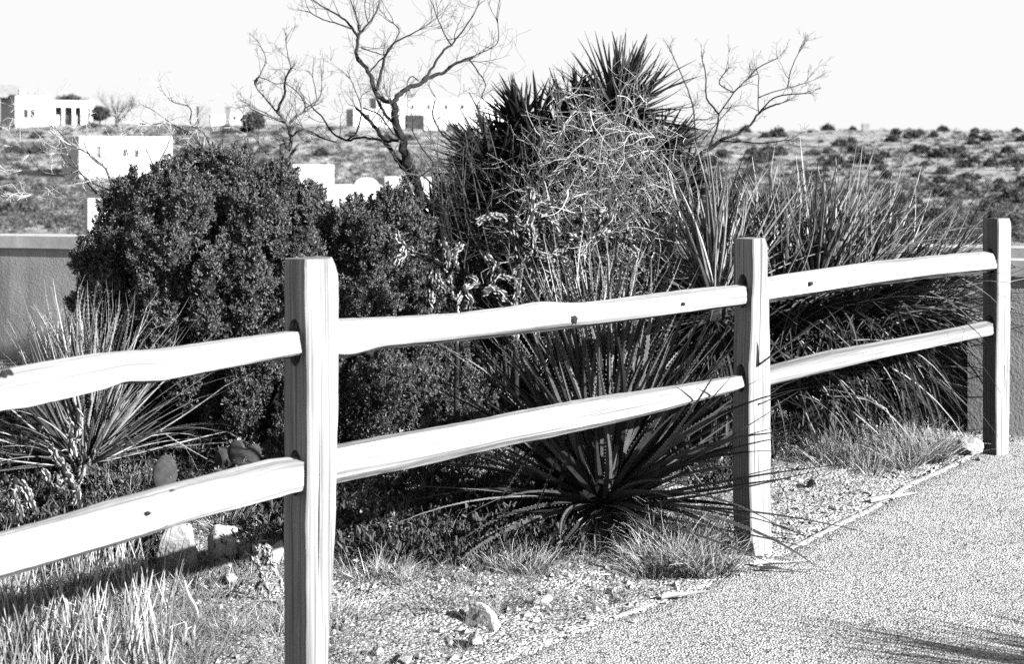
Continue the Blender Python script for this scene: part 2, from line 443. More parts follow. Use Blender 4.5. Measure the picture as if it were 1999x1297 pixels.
def make_rail(top, bot, seed, ext=None, endcut=0.0, knots=()):
    """top / bot: outlines in picture columns, laid on the fence line at their real depth"""
    def itp(L, x):
        for (a, ya), (b, yb) in zip(L, L[1:]):
            if x <= b: break
        t = (x - a) / (b - a); return ya + (yb - ya) * t
    x0, x1 = max(top[0][0], bot[0][0]), min(top[-1][0], bot[-1][0])
    n = 90; cen = []; rad = []
    for i in range(n + 1):
        px = x0 + (x1 - x0) * i / n
        d = dist_at(px)
        t = (itp(top, px), itp(bot, px))
        cen.append(P(px, (t[0] + t[1]) / 2, d)); rad.append(abs(t[1] - t[0]) / 2 / F * d)
    # smooth
    for _ in range(2):
        rad = [rad[0]] + [(rad[i - 1] + rad[i] * 2 + rad[i + 1]) / 4 for i in range(1, n)] + [rad[n]]
        cen = [cen[0]] + [(cen[i - 1] + cen[i] * 2 + cen[i + 1]) / 4 for i in range(1, n)] + [cen[n]]
    if ext:
        dirv = (cen[2] - cen[0]).normalized()
        pre = []; k = int(ext / .08)
        for j in range(k, 0, -1):
            q = cen[0] - dirv * (.08 * j); q.z += .01 * n3(j * .2, seed)
            pre.append(q)
        cen = pre + cen; rad = [rad[0]] * len(pre) + rad
    bm = bmesh.new(); uvl = bm.loops.layers.uv.new('UVMap')
    sides = 26; rings = []; Ls = [0]; fr_ = random.Random(seed * 7)
    facets = [(f0 + fr_.uniform(-.2, .2), fr_.uniform(.84, .96)) for f0 in (.25, 1.45, 2.7, 3.9, 5.15)]
    for i in range(1, len(cen)): Ls.append(Ls[-1] + (cen[i] - cen[i - 1]).length)
    rng = random.Random(seed); ph = rng.uniform(0, 6)
    N_ = len(cen)
    for i, c in enumerate(cen):
        t = (cen[min(i + 1, N_ - 1)] - cen[max(i - 1, 0)]).normalized()
        side = Vector((t.y, -t.x, 0)).normalized()      # towards the path
        up = side.cross(t) * -1
        if up.z < 0: up = -up
        r = rad[i]; ring = []
        for k in range(sides):
            a = 2 * math.pi * k / sides
            # split timber: flat-ish front with a soft arris, height kept to the traced outline
            tw_ = .25 * n3(Ls[i] * .8, seed)
            e = min(h_ / max(.12, math.cos(a - f_ - tw_)) for f_, h_ in facets)
            rr = r * e * (1 + .035 * n3(Ls[i] * 7, math.cos(a) * 2 + seed, math.sin(a) * 2) + .02 * n3(Ls[i] * 22, math.cos(a) * 5, math.sin(a) * 5 + seed))
            rr *= 1 + .022 * n3(Ls[i] * .8, a * 9, seed) + .014 * n3(Ls[i] * 55, a * 2, seed)
            y_ = math.sin(a) * rr; x_ = math.cos(a) * rr * .92
            y_ = max(-r * 1.02, min(r * 1.02, y_ * 1.03))
            p = c + side * x_ + up * y_
            if i == N_ - 1 or i == N_ - 2: p += t * (endcut * math.sin(a) * r + .006 * n3(a * 2, seed, i)) * (1 if i == N_ - 1 else .5)
            ring.append(bm.verts.new(p))
        rings.append(ring)
    for i in range(N_ - 1):
        for k in range(sides):
            f = bm.faces.new((rings[i][k], rings[i][(k + 1) % sides], rings[i + 1][(k + 1) % sides], rings[i + 1][k]))
            f.smooth = False
            for lp, (kk, ii) in zip(f.loops, ((k, i), (k + 1, i), (k + 1, i + 1), (k, i + 1))):
                lp[uvl].uv = (kk / sides * .34 + seed * .37, Ls[ii] + seed)
    for ring in (list(reversed(rings[0])), rings[-1]):
        f = bm.faces.new(ring)
        for lp in f.loops: lp[uvl].uv = (lp.vert.co.x * 3, lp.vert.co.z * .3)
    bmesh.ops.recalc_face_normals(bm, faces=bm.faces[:])
    # knots: push a small pit into the timber
    centers = []
    for (px, py, rx) in knots:
        d = dist_at(px); i = min(range(N_), key=lambda q: abs(cen[q].x / cen[q].y - K(px)))
        c = cen[i]; t = (cen[min(i + 1, N_ - 1)] - cen[max(i - 1, 0)]).normalized()
        side = Vector((t.y, -t.x, 0)).normalized(); up = side.cross(t)
        if up.z < 0: up = -up
        zoff = P(px, py, d).z - c.z
        zoff = max(-rad[i] * .85, min(rad[i] * .85, zoff))
        x_ = math.sqrt(max(.02, 1 - (zoff / rad[i]) ** 2)) * rad[i]
        centers.append((c + up * zoff + side * x_ * .97, side, t, up, rx / F * d))
    me = bpy.data.meshes.new('rail'); bm.to_mesh(me); bm.free()
    o = link('rail', me, M['rail'], fence)
    for (c, side, t, up, r) in centers:
        kb = MB(); base = len(kb.v); n = 12
        nrm = (side * .8 + up * .35).normalized(); e1 = t; e2 = nrm.cross(t)
        for lvl, (s, h) in enumerate(((1.25, -.004), (1.0, .0035), (.7, .003), (.35, -.001))):
            for k in range(n):
                a = 2 * math.pi * k / n; q = r * s * (1 + .75 * n3(k * 1.7, seed * 3.3, lvl * .2))
                kb.v.append(c + e1 * math.cos(a) * q * 1.15 + e2 * math.sin(a) * q * .8 + nrm * (h))
        for lvl in range(3):
            for k in range(n):
                kb.face((lvl * n + k, lvl * n + (k + 1) % n, (lvl + 1) * n + (k + 1) % n, (lvl + 1) * n + k))
        kb.face(tuple(3 * n + k for k in range(n)))
        kb.build('knot', M['dark'], o, True)
    return o

make_rail([(-30, 735), (0, 725), (17, 719), (105, 703), (193, 688), (316, 679), (456, 660), (582, 643)],
          [(-30, 810), (0, 805), (35, 802), (123, 782), (182, 768), (228, 751), (298, 750), (421, 726), (582, 697)], 1, 2.0, -.5, [(2, 730, 11)])
make_rail([(-30, 1050), (0, 1042), (105, 1014), (210, 982), (316, 954), (421, 928), (526, 900), (582, 894)],
          [(-30, 1138), (0, 1130), (105, 1100), (246, 1060), (351, 1024), (456, 996), (582, 961)], 2, 2.0, .25, [(321, 962, 9), (263, 998, 5), (295, 1022, 4)])
make_rail([(625, 622), (664, 620), (755, 618), (896, 610), (1001, 597), (1036, 590), (1071, 587), (1141, 590), (1246, 578), (1350, 564), (1464, 553)],
          [(625, 700), (664, 702), (700, 692), (731, 683), (825, 674), (931, 662), (1071, 646), (1176, 634), (1350, 610), (1464, 595)], 4, None, .3,
          [(1103, 622, 8), (1318, 592, 3.5), (1440, 592, 3.5), (705, 686, 10)])
make_rail([(625, 877), (660, 870), (750, 853), (900, 827), (1050, 797), (1180, 775), (1299, 757), (1456, 731)],
          [(625, 950), (660, 942), (800, 913), (950, 878), (1090, 850), (1200, 826), (1299, 801), (1456, 757)], 5, None, 0, [])
make_rail([(1480, 546), (1502, 542), (1545, 535), (1720, 510), (1860, 496), (1947, 489)],
          [(1480, 595), (1504, 591), (1632, 570), (1790, 547), (1830, 543), (1947, 531)], 6, None, 0, [(1561, 553, 4.5)])
make_rail([(1480, 722), (1506, 715), (1615, 687), (1720, 668), (1825, 649), (1937, 626)],
          [(1480, 759), (1506, 752), (1615, 726), (1720, 700), (1825, 678), (1937, 655)], 7, None, -.15, [])

# ------------------------------------------------------------------ garden walls
WDIR = Vector((.917, -.4, 0)).normalized(); WN = Vector((-.4, -.917, 0)).normalized()
def wall_piece(name, label, a, b, za, zb, thick, group=None):
    root = empty(name, Vector((a.x, a.y, 0)), label, 'garden wall')
    L = (b - a).length; n = max(2, int(L / .4)); t = (b - a).normalized(); nn = Vector((t.y, -t.x, 0))
    if nn.y > 0: nn = -nn
    def strip(nm, z0f, z1f, front, back, mat):
        mb = MB(); rows = []
        for i in range(n + 1):
            q = a + t * (L * i / n); zt = za + (zb - za) * min(1, (i / n) * 1.0) + .008 * n3(i * .9, 4)
            r = []
            for off, z in ((front, z0f(zt)), (front, z1f(zt)), (back, z1f(zt)), (back, z0f(zt))):
                r.append(len(mb.v)); p = q + nn * off; mb.v.append(Vector((p.x, p.y, z)))
            rows.append(r)
        for p, q in zip(rows, rows[1:]):
            for k in range(4): mb.face((p[k], q[k], q[(k + 1) % 4], p[(k + 1) % 4]))
        mb.face(tuple(reversed(rows[0]))); mb.face(tuple(rows[-1]))
        return mb.build(nm, mat, root)
    strip('wall_body', lambda z: -.6, lambda z: z - .085, 0, -thick, M['gwall'])
    strip('cap', lambda z: z - .083, lambda z: z, .02, -thick - .02, M['wallcap'])
A0 = Vector((-3.53, 11.3, 0))
wall_piece('garden_wall', 'low grey stucco garden wall with capped top behind the dark juniper at the left edge',
           A0 - WDIR * 5, A0 + WDIR * 7.4, .93, 1.06, .25)
B0 = Vector((K(1889) * 8.50, 8.50, 0))
wall_piece('garden_wall', 'short grey stucco wall with pale cap just behind the farthest fence post',
           B0, B0 + WDIR * 4, 1.0, 1.0, .25)

# ------------------------------------------------------------------ rosette plants
def leaf(mb, p, d, L, w, droop, rng, nseg=9, curl=0.0, tooth=0.0, twist=0.0, channel=.28, m=0, base_w=1.0, kink=0.0):
    d = d.normalized(); ds = L / nseg
    side = d.cross(Vector((0, 0, 1)))
    if side.length < .1: side = Vector((math.cos(twist * 7), math.sin(twist * 7), 0))
    side.normalize()
    q = Matrix.Rotation(twist, 3, d); side = q @ side
    cd = rvec(rng) * 1.0; wv = rvec(rng) * .16
    base = len(mb.v); path = []
    kseg = rng.randint(3, nseg - 2) if kink else -1
    for i in range(nseg + 1):
        t = i / nseg
        wd = w * .5 * base_w * (1 - t ** 1.6 * .93)
        nrm = side.cross(d).normalized()
        mb.v.append(p + side * wd); mb.v.append(p - nrm * (wd * channel * 2)); mb.v.append(p - side * wd)
        path.append((p.copy(), side.copy(), wd, d.copy()))
        g_ = Vector((0, 0, -1)) * droop * ds * (0.4 + 1.3 * t)
        nd = d + g_ + wv * (ds / L * 3)
        if i == kseg: nd = nd + Vector((0, 0, -1)) * kink
        if curl and t > .78: nd = nd + cd * curl
        nd.normalize()
        side = (side - nd * side.dot(nd)).normalized(); d = nd
        p = p + d * ds
    for i in range(nseg):
        a = base + i * 3
        mb.face((a, a + 1, a + 4, a + 3), m); mb.face((a + 1, a + 2, a + 5, a + 4), m)
    if tooth:
        s = .02; nT = int(L * .93 / s)
        for k in range(2, nT):
            t = k / nT; i = min(nseg - 1, int(t * .93 * nseg)); f_ = t * .93 * nseg - i
            (p0, s0, w0, d0), (p1, s1, w1, d1) = path[i], path[i + 1]
            pc = p0.lerp(p1, f_); sc = s0; wc = w0 + (w1 - w0) * f_
            for sg in (1, -1):
                b = len(mb.v)
                e = pc + sc * sg * wc
                mb.v.append(e - d0 * .003); mb.v.append(e + d0 * .003); mb.v.append(e + sc * sg * tooth + d0 * tooth * .8)
                mb.face((b, b + 1, b + 2), 1)

def rosette(mb, c, n, L, w, rng, elo=-20, ehi=88, droop=.5, az=None, curl=0, tooth=0, axis=None, epow=1.0, spread=.05, channel=.28, kinkp=0.0, nseg=9):
    q = Vector((0, 0, 1)).rotation_difference(Vector(axis).normalized()) if axis else None
    for i in range(n):
        a = rng.uniform(*(az or (0, 2 * math.pi)))
        e = R(elo + (ehi - elo) * rng.random() ** epow)
        d = Vector((math.cos(a) * math.cos(e), math.sin(a) * math.cos(e), math.sin(e)))
        if q: d = q @ d
        l = rng.uniform(*L) * (1.0 if rng.random() > .12 else .6)
        leaf(mb, c + Vector((d.x, d.y, d.z * .4)) * spread * rng.random(), d, l, w * rng.uniform(.7, 1.15), droop * rng.uniform(.3, 1.7), rng,
             curl=curl * (rng.random() if curl else 0), tooth=tooth, twist=rng.uniform(-.5, .5), channel=channel,
             kink=(rng.uniform(.5, 1.8) if rng.random() < kinkp else 0), nseg=nseg)

# the sotol between the first and second post
rng = random.Random(5)
c = P(1178, 985, 6.55)
gzc = gz(c.x, c.y)
sot = empty('sotol', Vector((c.x, c.y, gzc)), 'large dark saw-edged sotol spreading behind the middle rails and over the second post', 'plant')
mb = MB()
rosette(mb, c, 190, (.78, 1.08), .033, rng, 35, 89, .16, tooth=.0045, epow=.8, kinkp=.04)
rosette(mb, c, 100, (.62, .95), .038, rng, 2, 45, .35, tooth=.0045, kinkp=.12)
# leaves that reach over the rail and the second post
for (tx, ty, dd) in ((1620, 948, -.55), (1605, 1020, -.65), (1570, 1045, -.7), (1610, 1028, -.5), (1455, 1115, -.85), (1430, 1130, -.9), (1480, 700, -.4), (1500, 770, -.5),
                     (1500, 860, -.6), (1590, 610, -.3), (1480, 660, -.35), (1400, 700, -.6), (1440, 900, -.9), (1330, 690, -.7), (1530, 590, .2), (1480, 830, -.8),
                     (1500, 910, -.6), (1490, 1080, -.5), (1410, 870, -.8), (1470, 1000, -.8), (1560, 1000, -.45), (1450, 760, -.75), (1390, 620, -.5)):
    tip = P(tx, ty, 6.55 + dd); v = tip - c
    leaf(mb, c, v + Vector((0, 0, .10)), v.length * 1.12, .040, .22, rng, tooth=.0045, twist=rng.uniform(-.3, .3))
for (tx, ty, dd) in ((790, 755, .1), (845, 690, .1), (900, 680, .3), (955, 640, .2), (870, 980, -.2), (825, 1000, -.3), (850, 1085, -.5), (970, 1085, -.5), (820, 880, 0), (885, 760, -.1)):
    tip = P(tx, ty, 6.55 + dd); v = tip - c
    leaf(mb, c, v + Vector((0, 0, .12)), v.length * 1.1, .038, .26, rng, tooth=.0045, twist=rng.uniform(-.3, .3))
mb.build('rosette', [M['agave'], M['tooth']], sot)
mb = MB()
rosette(mb, c + Vector((0, .08, 0)), 60, (.95, 1.16), .020, rng, 66, 89, .06, tooth=.004, curl=.25)
mb.build('sunlit_leaves', [M['agave_pale'], M['tooth']], sot)  # pale colour stands in for sunlight on the upright leaves
mb = MB()
rosette(mb, c - Vector((0, 0, .03)), 75, (.35, .75), .032, rng, -40, 10, 1.9, tooth=.004, kinkp=.6)
mb.build('dead_leaves', [M['agave_pale'], M['tooth']], sot)
mb = MB()
mb.tube([Vector((c.x, c.y, gzc - .05)), Vector((c.x, c.y, gzc + .06)), c], [.10, .11, .05], 9)
mb.build('stem', M['dead'], sot)

# left sotol with curled leaf tips
rng = random.Random(8)
c = P(165, 905, 7.2); gzc = gz(c.x, c.y)
s2 = empty('sotol', Vector((c.x, c.y, gzc)), 'pale sotol with curled leaf tips behind the left rails, in front of the juniper', 'plant')
mb = MB()
rosette(mb, c, 210, (.58, .82), .015, rng, 40, 89, .12, curl=.5, tooth=.003, epow=.8, spread=.14)
rosette(mb, c, 120, (.5, .78), .015, rng, 5, 50, .45, curl=.3, tooth=.003, kinkp=.12, spread=.12)
mb.build('rosette', [M['agave_pale'], M['tooth']], s2)
mb = MB(); rosette(mb, c - Vector((0, 0, .04)), 60, (.3, .5), .018, rng, -50, 0, 1.8, kinkp=.4)
mb.build('dead_leaves', [M['dead']], s2)
mb = MB(); mb.tube([Vector((c.x, c.y, gzc - .05)), Vector((c.x, c.y, gzc + .1)), c], [.08, .09, .05], 9); mb.build('stem', M['dead'], s2)

# two big sotols on the right
def big_sotol(cpx, cpy, d, seed, label, n, L, azr=None, targets=()):
    rng = random.Random(seed)
    c = P(cpx, cpy, d); gzc = gz(c.x, c.y)
    s = empty('sotol', Vector((c.x, c.y, gzc)), label, 'plant')
    mb = MB()
    rosette(mb, c, n, L, .020, rng, 28, 89, .10, epow=.75, spread=.16)
    rosette(mb, c, int(n * .5), (L[0], L[1] * 1.1), .015, rng, -5, 40, .75, spread=.14)
    for (tx, ty, dd) in targets:
        v = P(tx, ty, d + dd) - c
        leaf(mb, c, v + Vector((0, 0, .1)), v.length * 1.04, .017, .25, rng, twist=rng.uniform(-.4, .4))
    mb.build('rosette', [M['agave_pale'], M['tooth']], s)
    mb = MB()
    for k in range(3):
        rosette(mb, c - Vector((0, 0, .08 + .14 * k)), int(n * .45), (.45, .95 - .12 * k), .016, rng, -40, 15, 2.2 if k else 1.6, spread=.12, kinkp=.1)
    mb.build('dead_leaf_skirt', [M['dead']], s)
    mb = MB(); mb.tube([Vector((c.x, c.y, gzc - .1)), Vector((c.x + .02, c.y, gzc + .3)), c], [.12, .11, .06], 9); mb.build('trunk', M['dead'], s)
big_sotol(1395, 590, 8.0, 21, 'spiky pale-leaved sotol fanning up just left of the second fence post', 170, (.55, .78),
          targets=[(1258, 400, 0), (1275, 440, .1), (1300, 380, 0), (1330, 340, 0), (1350, 320, .1), (1265, 480, -.2), (1380, 310, 0), (1400, 330, .2), (1240, 510, -.1)])
rng = random.Random(22)
c = P(1600, 590, 8.15)
s4 = empty('sotol', Vector((c.x, c.y, gz(c.x, c.y))), 'widest sotol, drooping dead leaves, filling the gap between the second and third posts', 'plant')
mb = MB(); dl = MB(); tk = MB()
for (hx, hy, dd, ax, n) in ((1515, 600, .1, (-.05, -.1, 1), 150), (1590, 590, 0, (.25, -.1, 1), 170), (1670, 615, .1, (.5, -.1, 1), 170), (1740, 640, .2, (.75, 0, 1), 110)):
    h = P(hx, hy, 8.15 + dd)
    rosette(mb, h, int(n * .8), (.55, .84), .021, rng, 35, 89, .12, axis=ax, epow=.7, spread=.14)
    rosette(dl, h, 130, (.5, .85), .016, rng, -35, 30, 1.5, spread=.12, kinkp=.08)
    rosette(dl, h - Vector((0, 0, .2)), 120, (.4, .75), .016, rng, -50, 10, 2.0, spread=.12)
    tk.tube([Vector((c.x, c.y, gz(c.x, c.y) - .05)), c.lerp(h, .5) - Vector((0, 0, .3)), h], [.10, .08, .05], 8)
# long arching leaves sweeping down towards the third post
for k in range(230):
    h = P(rng.uniform(1510, 1720), rng.uniform(560, 680), 8.15 + rng.uniform(-.1, .15))
    d = Vector((rng.uniform(.5, 1), rng.uniform(-.2, .4), rng.uniform(.0, .75)))
    leaf(dl if rng.random() < .2 else mb, h, d, rng.uniform(.6, 1.15), .016, rng.uniform(.8, 1.7), rng, nseg=11, twist=rng.uniform(-.5, .5))
for k in range(75):
    h = P(rng.uniform(1505, 1650), rng.uniform(640, 780), 8.15 + rng.uniform(-.45, -.1))
    leaf(mb if k % 2 else dl, h, Vector((rng.uniform(.1, 1), rng.uniform(-.5, .1), rng.uniform(-.5, .3))), rng.uniform(.3, .62), .015, rng.uniform(1.2, 3), rng, nseg=9, twist=rng.uniform(-.5, .5), kink=rng.choice((0, 0, 1)))
mb.build('rosette', [M['agave_pale'], M['tooth']], s4)
dl.build('dead_leaf_skirt', [M['dead']], s4); tk.build('trunk', M['dead'], s4)

# off to the right of the frame: its leaf shadows reach the lower right of the path
rng = random.Random(31)
c = Vector((3.28, 3.85, .38))
s5 = empty('sotol', Vector((c.x, c.y, 0)), 'sotol beside the path outside the right edge, throwing streaky leaf shadows on the paving', 'plant')
mb = MB(); rosette(mb, c, 380, (.55, .85), .026, rng, -5, 85, .4, spread=.1); mb.build('rosette', [M['agave']], s5)
mb = MB(); mb.tube([Vector((c.x, c.y, -.05)), Vector((c.x, c.y, .2)), c], [.12, .12, .06], 9); mb.build('trunk', M['dead'], s5)

# the many-headed yucca
rng = random.Random(77)
YD = 9.0
yb = P(1130, 700, YD); yb.z = gz(yb.x, yb.y)
yuc = empty('yucca', yb, 'tall many-headed dark yucca rising above the bushes in the middle', 'tree')
heads = [(1207, 225, 0.0, (.36, .51), 150, (.15, -.1, 1), -15), (1045, 275, .1, (.28, .40), 90, (-.5, 0, 1), -20), (1120, 228, .15, (.22, .32), 90, (0, -.2, 1), -30), (1015, 240, .1, (.2, .29), 70, (-.3, -.1, 1), -30), (1115, 290, .1, (.28, .38), 90, (-.2, -.2, 1), -30), (1180, 320, -.1, (.26, .36), 90, (.2, -.6, .8), -35), (1060, 350, -.15, (.26, .36), 90, (-.3, -.6, .6), -35), (965, 330, 0, (.30, .44), 90, (-.8, -.1, .7), -25),
         (900, 415, -.1, (.28, .36), 80, (-.9, -.2, .4), -30), (1275, 300, 0.1, (.25, .34), 90, (.8, 0, .6), -25), (1325, 370, .1, (.22, .30), 70, (.7, 0, .7), -25), (850, 440, 0, (.20, .28), 70, (-.8, -.1, .6), -30), (945, 395, .1, (.24, .34), 80, (-.5, 0, .8), -30), (990, 300, .15, (.24, .33), 80, (-.6, 0, .8), -25), (1130, 330, -.3, (.30, .40), 90, (-.1, -.6, .8), -30),
         (1240, 390, -.2, (.28, .38), 80, (.5, -.5, .6), -30), (1020, 430, -.3, (.30, .38), 80, (-.3, -.6, .5), -30)]
tb = MB(); trunkbase = yb - Vector((0, 0, .1)); fork = P(1130, 560, YD)
tb.tube([trunkbase, (trunkbase + fork) / 2 + Vector((.03, 0, 0)), fork], [.15, .14, .12], 10)
sk = MB()
for (hx, hy, dd, L, n, ax, elo) in heads:
    hc = P(hx, hy, YD + dd)
    mid = (fork + hc) / 2 + Vector((0, 0, -.08))
    tb.tube(catmull([fork, mid, hc], 4), [.11] * 3 + [.09] * 3 + [.07] * 3, 8)
    mb = MB(); rosette(mb, hc, n, L, .036, rng, elo, 89, .06, axis=ax, spread=.06, channel=.35, nseg=5, epow=.85)
    mb.build('leaf_head', [M['yucca']], yuc)
    for k in range(7):
        q = hc.lerp(mid if k < 4 else fork, (k % 4) / 4 + .05)
        rosette(sk, q, 20, (.22, .42), .03, rng, -65, -5, 1.6, spread=.08, nseg=4)
for k in range(9):
    q = fork.lerp(trunkbase, k / 9); rosette(sk, q, 22, (.3, .5), .032, rng, -60, 5, 1.6, spread=.1, nseg=4)
tb.build('trunk', M['trunk'], yuc); sk.build('dead_leaf_skirt', [M['yucca']], yuc)

# ------------------------------------------------------------------ bare trees and twiggy shrubs
def twig(mb, p, d, L, r, rng, depth, wander=.28, up=.10, sides=3, bend=None, kids=(3, 5)):
    n = max(3, int(L / .03)) if L < .4 else max(4, int(L / .05)); ds = L / n
    pts = [p.copy()]; rad = [r]; dirs = []
    d = d.normalized()
    cv = rvec(rng) * (bend or 0)
    for i in range(n):
        d = (d + rvec(rng) * wander * (.6 + .8 * (i % 2)) + Vector((0, 0, up)) + cv).normalized()
        dirs.append(d.copy()); p = p + d * ds; pts.append(p.copy()); rad.append(max(r * (1 - .75 * (i + 1) / n), .0007))
    mb.tube(pts, rad, sides, False)
    if depth > 0:
        for _ in range(rng.randint(*kids)):
            i = rng.randint(max(0, n // 5), n - 1)
            dd = (dirs[i] + rvec(rng) * .95).normalized()
            twig(mb, pts[i + 1], dd, L * rng.uniform(.35, .65), rad[i + 1] * .75, rng, depth - 1, wander, up, sides, bend, kids)

def traced_tree(name, label, cat, D, lines, seed, off, sc, matT, matB, twd=2, twl=(.10, .30), dens=9, r_tw=.0028, base_py=None, up=.08, ds=.35, group=None, frm=3):
    """lines: [(w0, w1, [(x, y)...])] traced limbs; widths in picture px"""
    rng = random.Random(seed)
    known = []
    T = MB(); Bm = MB()
    px0, py0 = lines[0][2][0]; b = P(off[0] + px0 / sc, off[1] + py0 / sc, D)
    base = Vector((b.x, b.y, gz(b.x, b.y)))
    root = empty(name, base, label, cat, group)
    for li, (w0, w1, pts) in enumerate(lines):
        px = [(off[0] + x / sc, off[1] + y / sc) for x, y in pts]
        st = D
        if known:
            k = min(known, key=lambda q: (q[0] - px[0][0]) ** 2 + (q[1] - px[0][1]) ** 2)
            if (k[0] - px[0][0]) ** 2 + (k[1] - px[0][1]) ** 2 < 30 ** 2: st = k[2]
        en = st + rng.uniform(-ds, ds) * (1 if li else .3)
        n = len(px); W = []
        for i, (x, y) in enumerate(px):
            dd = st + (en - st) * i / (n - 1)
            W.append(P(x, y, dd)); known.append((x, y, dd))
        if li == 0:
            W.insert(0, base - Vector((0, 0, .05)))
        C = catmull(W, 4); m = len(C)
        rad = [max(.0012, (w0 + (w1 - w0) * i / (m - 1)) / 2 / F * D) for i in range(m)]
        for i in range(1, m - 1): C[i] += rvec(rng) * rad[i] * .5
        T.tube(C, rad, 7 if w0 > 5 else 4)
        tot = sum((C[i + 1] - C[i]).length for i in range(m - 1))
        nt_ = int(tot * dens)
        for _ in range(nt_):
            i = rng.randint(int(m * (.25 if li == 0 else .05)), m - 2)
            if C[i].z < base.z + .25: continue
            t = (C[i + 1] - C[i]).normalized()
            d = (t * .5 + rvec(rng)).normalized()
            if d.z < -.2: d.z *= -.5
            twig(Bm, C[i], d, rng.uniform(*twl), min(r_tw, rad[i] * .6), rng, twd, up=up, kids=(2, 4))
        t = (C[-1] - C[-2]).normalized()
        for _ in range(3): twig(Bm, C[-1], (t + rvec(rng) * .4), rng.uniform(*twl), min(r_tw, rad[-1]), rng, twd, up=up, kids=(2, 4))
    T.build('trunk', matT, root, True); Bm.build('twigs', matB, root)
    return root

traced_tree('mesquite_tree', 'tallest bare dark mesquite with forked leaning trunk left of the yucca', 'tree', 8.3, [
    (24, 13, [(760, 1290), (680, 1150), (600, 1020), (560, 900), (530, 800), (490, 700), (485, 610), (475, 575)]),
    (11, 5, [(475, 575), (510, 530), (560, 490), (640, 455), (700, 420), (760, 400), (830, 350), (920, 320)]),
    (6, 2, [(640, 450), (700, 370), (750, 290), (800, 250), (840, 200), (900, 120), (950, 30)]),
    (10, 6, [(475, 575), (390, 535), (340, 400), (280, 330), (275, 260), (285, 200)]),
    (6, 2, [(285, 200), (250, 160), (210, 110), (130, 60), (60, 20), (-10, -40)]),
    (4, 2, [(250, 160), (170, 130), (90, 110), (20, 70)]),
    (5, 2, [(285, 190), (340, 130), (385, 60), (400, 0)]), (4, 2, [(292, 180), (270, 80), (240, 0)]), (3, 2, [(340, 130), (320, 60), (325, -20)]),
    (7, 2, [(390, 500), (410, 420), (430, 320), (480, 240), (560, 200), (630, 160)]),
    (4, 2, [(350, 395), (400, 340), (450, 290), (510, 180), (480, 130)]), (3, 2, [(300, 265), (360, 285), (420, 305)]),
    (12, 5, [(600, 1020), (540, 940), (480, 860), (430, 790), (370, 700), (310, 640), (270, 600)]),
    (7, 5, [(490, 690), (430, 630), (390, 555)]),
    (6, 3, [(515, 780), (430, 785), (350, 770), (290, 765), (220, 780), (140, 740), (90, 660), (30, 600)]),
    (4, 2, [(220, 780), (270, 740), (300, 640), (290, 560), (240, 440)]), (4, 2, [(150, 790), (60, 760), (0, 735)]),
    (4, 2, [(310, 600), (400, 640), (460, 720), (510, 780)]), (3, 2, [(760, 400), (850, 340), (1000, 280), (1060, 230), (1060, 130)]),
    (3, 2, [(900, 330), (950, 400), (990, 470), (960, 560)]), (3, 2, [(800, 250), (760, 180), (720, 90)]),
    (3, 2, [(600, 1000), (700, 920), (640, 830), (590, 740)]),
    (4, 2, [(710, 560), (700, 650), (760, 760), (840, 790), (920, 900)]),
    (3, 2, [(620, 450), (580, 425), (555, 460), (560, 490)]),
], 41, (600, 0), 2.85, M['trunk'], M['twig'], dens=8)
traced_tree('mesquite_tree', 'small bare mesquite behind the top of the big juniper', 'tree', 8.9, [
    (9, 7, [(1560, 930), (1610, 830), (1620, 760), (1590, 680), (1540, 620)]),
    (6, 3, [(1540, 620), (1580, 530), (1590, 440), (1620, 380)]), (5, 2, [(1540, 620), (1470, 540), (1420, 470), (1440, 430), (1520, 460)]),
    (5, 2, [(1600, 690), (1660, 640), (1700, 600), (1660, 520), (1600, 470)]), (5, 2, [(1620, 760), (1690, 720), (1780, 760), (1860, 790)]),
    (7, 4, [(1590, 930), (1640, 830), (1700, 780)]), (3, 2, [(1590, 690), (1450, 630), (1390, 600)]), (3, 2, [(1600, 680), (1500, 640), (1400, 590)]),
    (4, 2, [(1660, 640), (1740, 590), (1760, 540), (1740, 430)]), (3, 2, [(1420, 470), (1480, 340), (1450, 260)]), (3, 2, [(1620, 380), (1600, 300), (1590, 230)]),
    (3, 2, [(1700, 600), (1780, 540), (1790, 430)]), (3, 2, [(1560, 900), (1480, 850), (1440, 800)]),
], 42, (0, 0), 2.85, M['twig'], M['twig'], dens=13, twl=(.04, .13), r_tw=.0022)
traced_tree('bare_shrub', 'leafless grey shrub spreading low branches over the left side of the juniper', 'shrub', 9.0, [
    (8, 5, [(680, 1120), (640, 1060), (590, 940)]), (4, 2, [(590, 940), (500, 870), (470, 800)]),
    (5, 2, [(650, 1075), (520, 1020), (440, 960), (350, 870), (330, 800)]), (5, 2, [(650, 1080), (400, 1105), (280, 1095), (170, 1085)]),
    (4, 2, [(540, 1080), (460, 980), (380, 860), (300, 710)]), (4, 2, [(590, 940), (500, 860), (410, 810), (300, 700)]), (3, 2, [(440, 960), (250, 960), (160, 860), (110, 790)]),
    (5, 2, [(840, 1000), (860, 940), (920, 840), (950, 760)]), (3, 2, [(860, 940), (820, 850), (800, 790)]), (3, 2, [(730, 980), (710, 850), (690, 740)]),
    (4, 2, [(1180, 900), (1080, 760), (960, 690), (830, 600)]), (4, 2, [(1200, 880), (1130, 740), (1060, 690), (1060, 600), (970, 570)]), (3, 2, [(1250, 900), (1240, 760), (1300, 700)]),
    (3, 2, [(1080, 840), (960, 700), (850, 690)]), (3, 2, [(1350, 950), (1380, 800), (1360, 640)]), (3, 2, [(1240, 960), (1120, 880), (1000, 800), (950, 740)]),
], 43, (0, 0), 2.85, M['twig'], M['twig_pale'], dens=12, twl=(.07, .22))
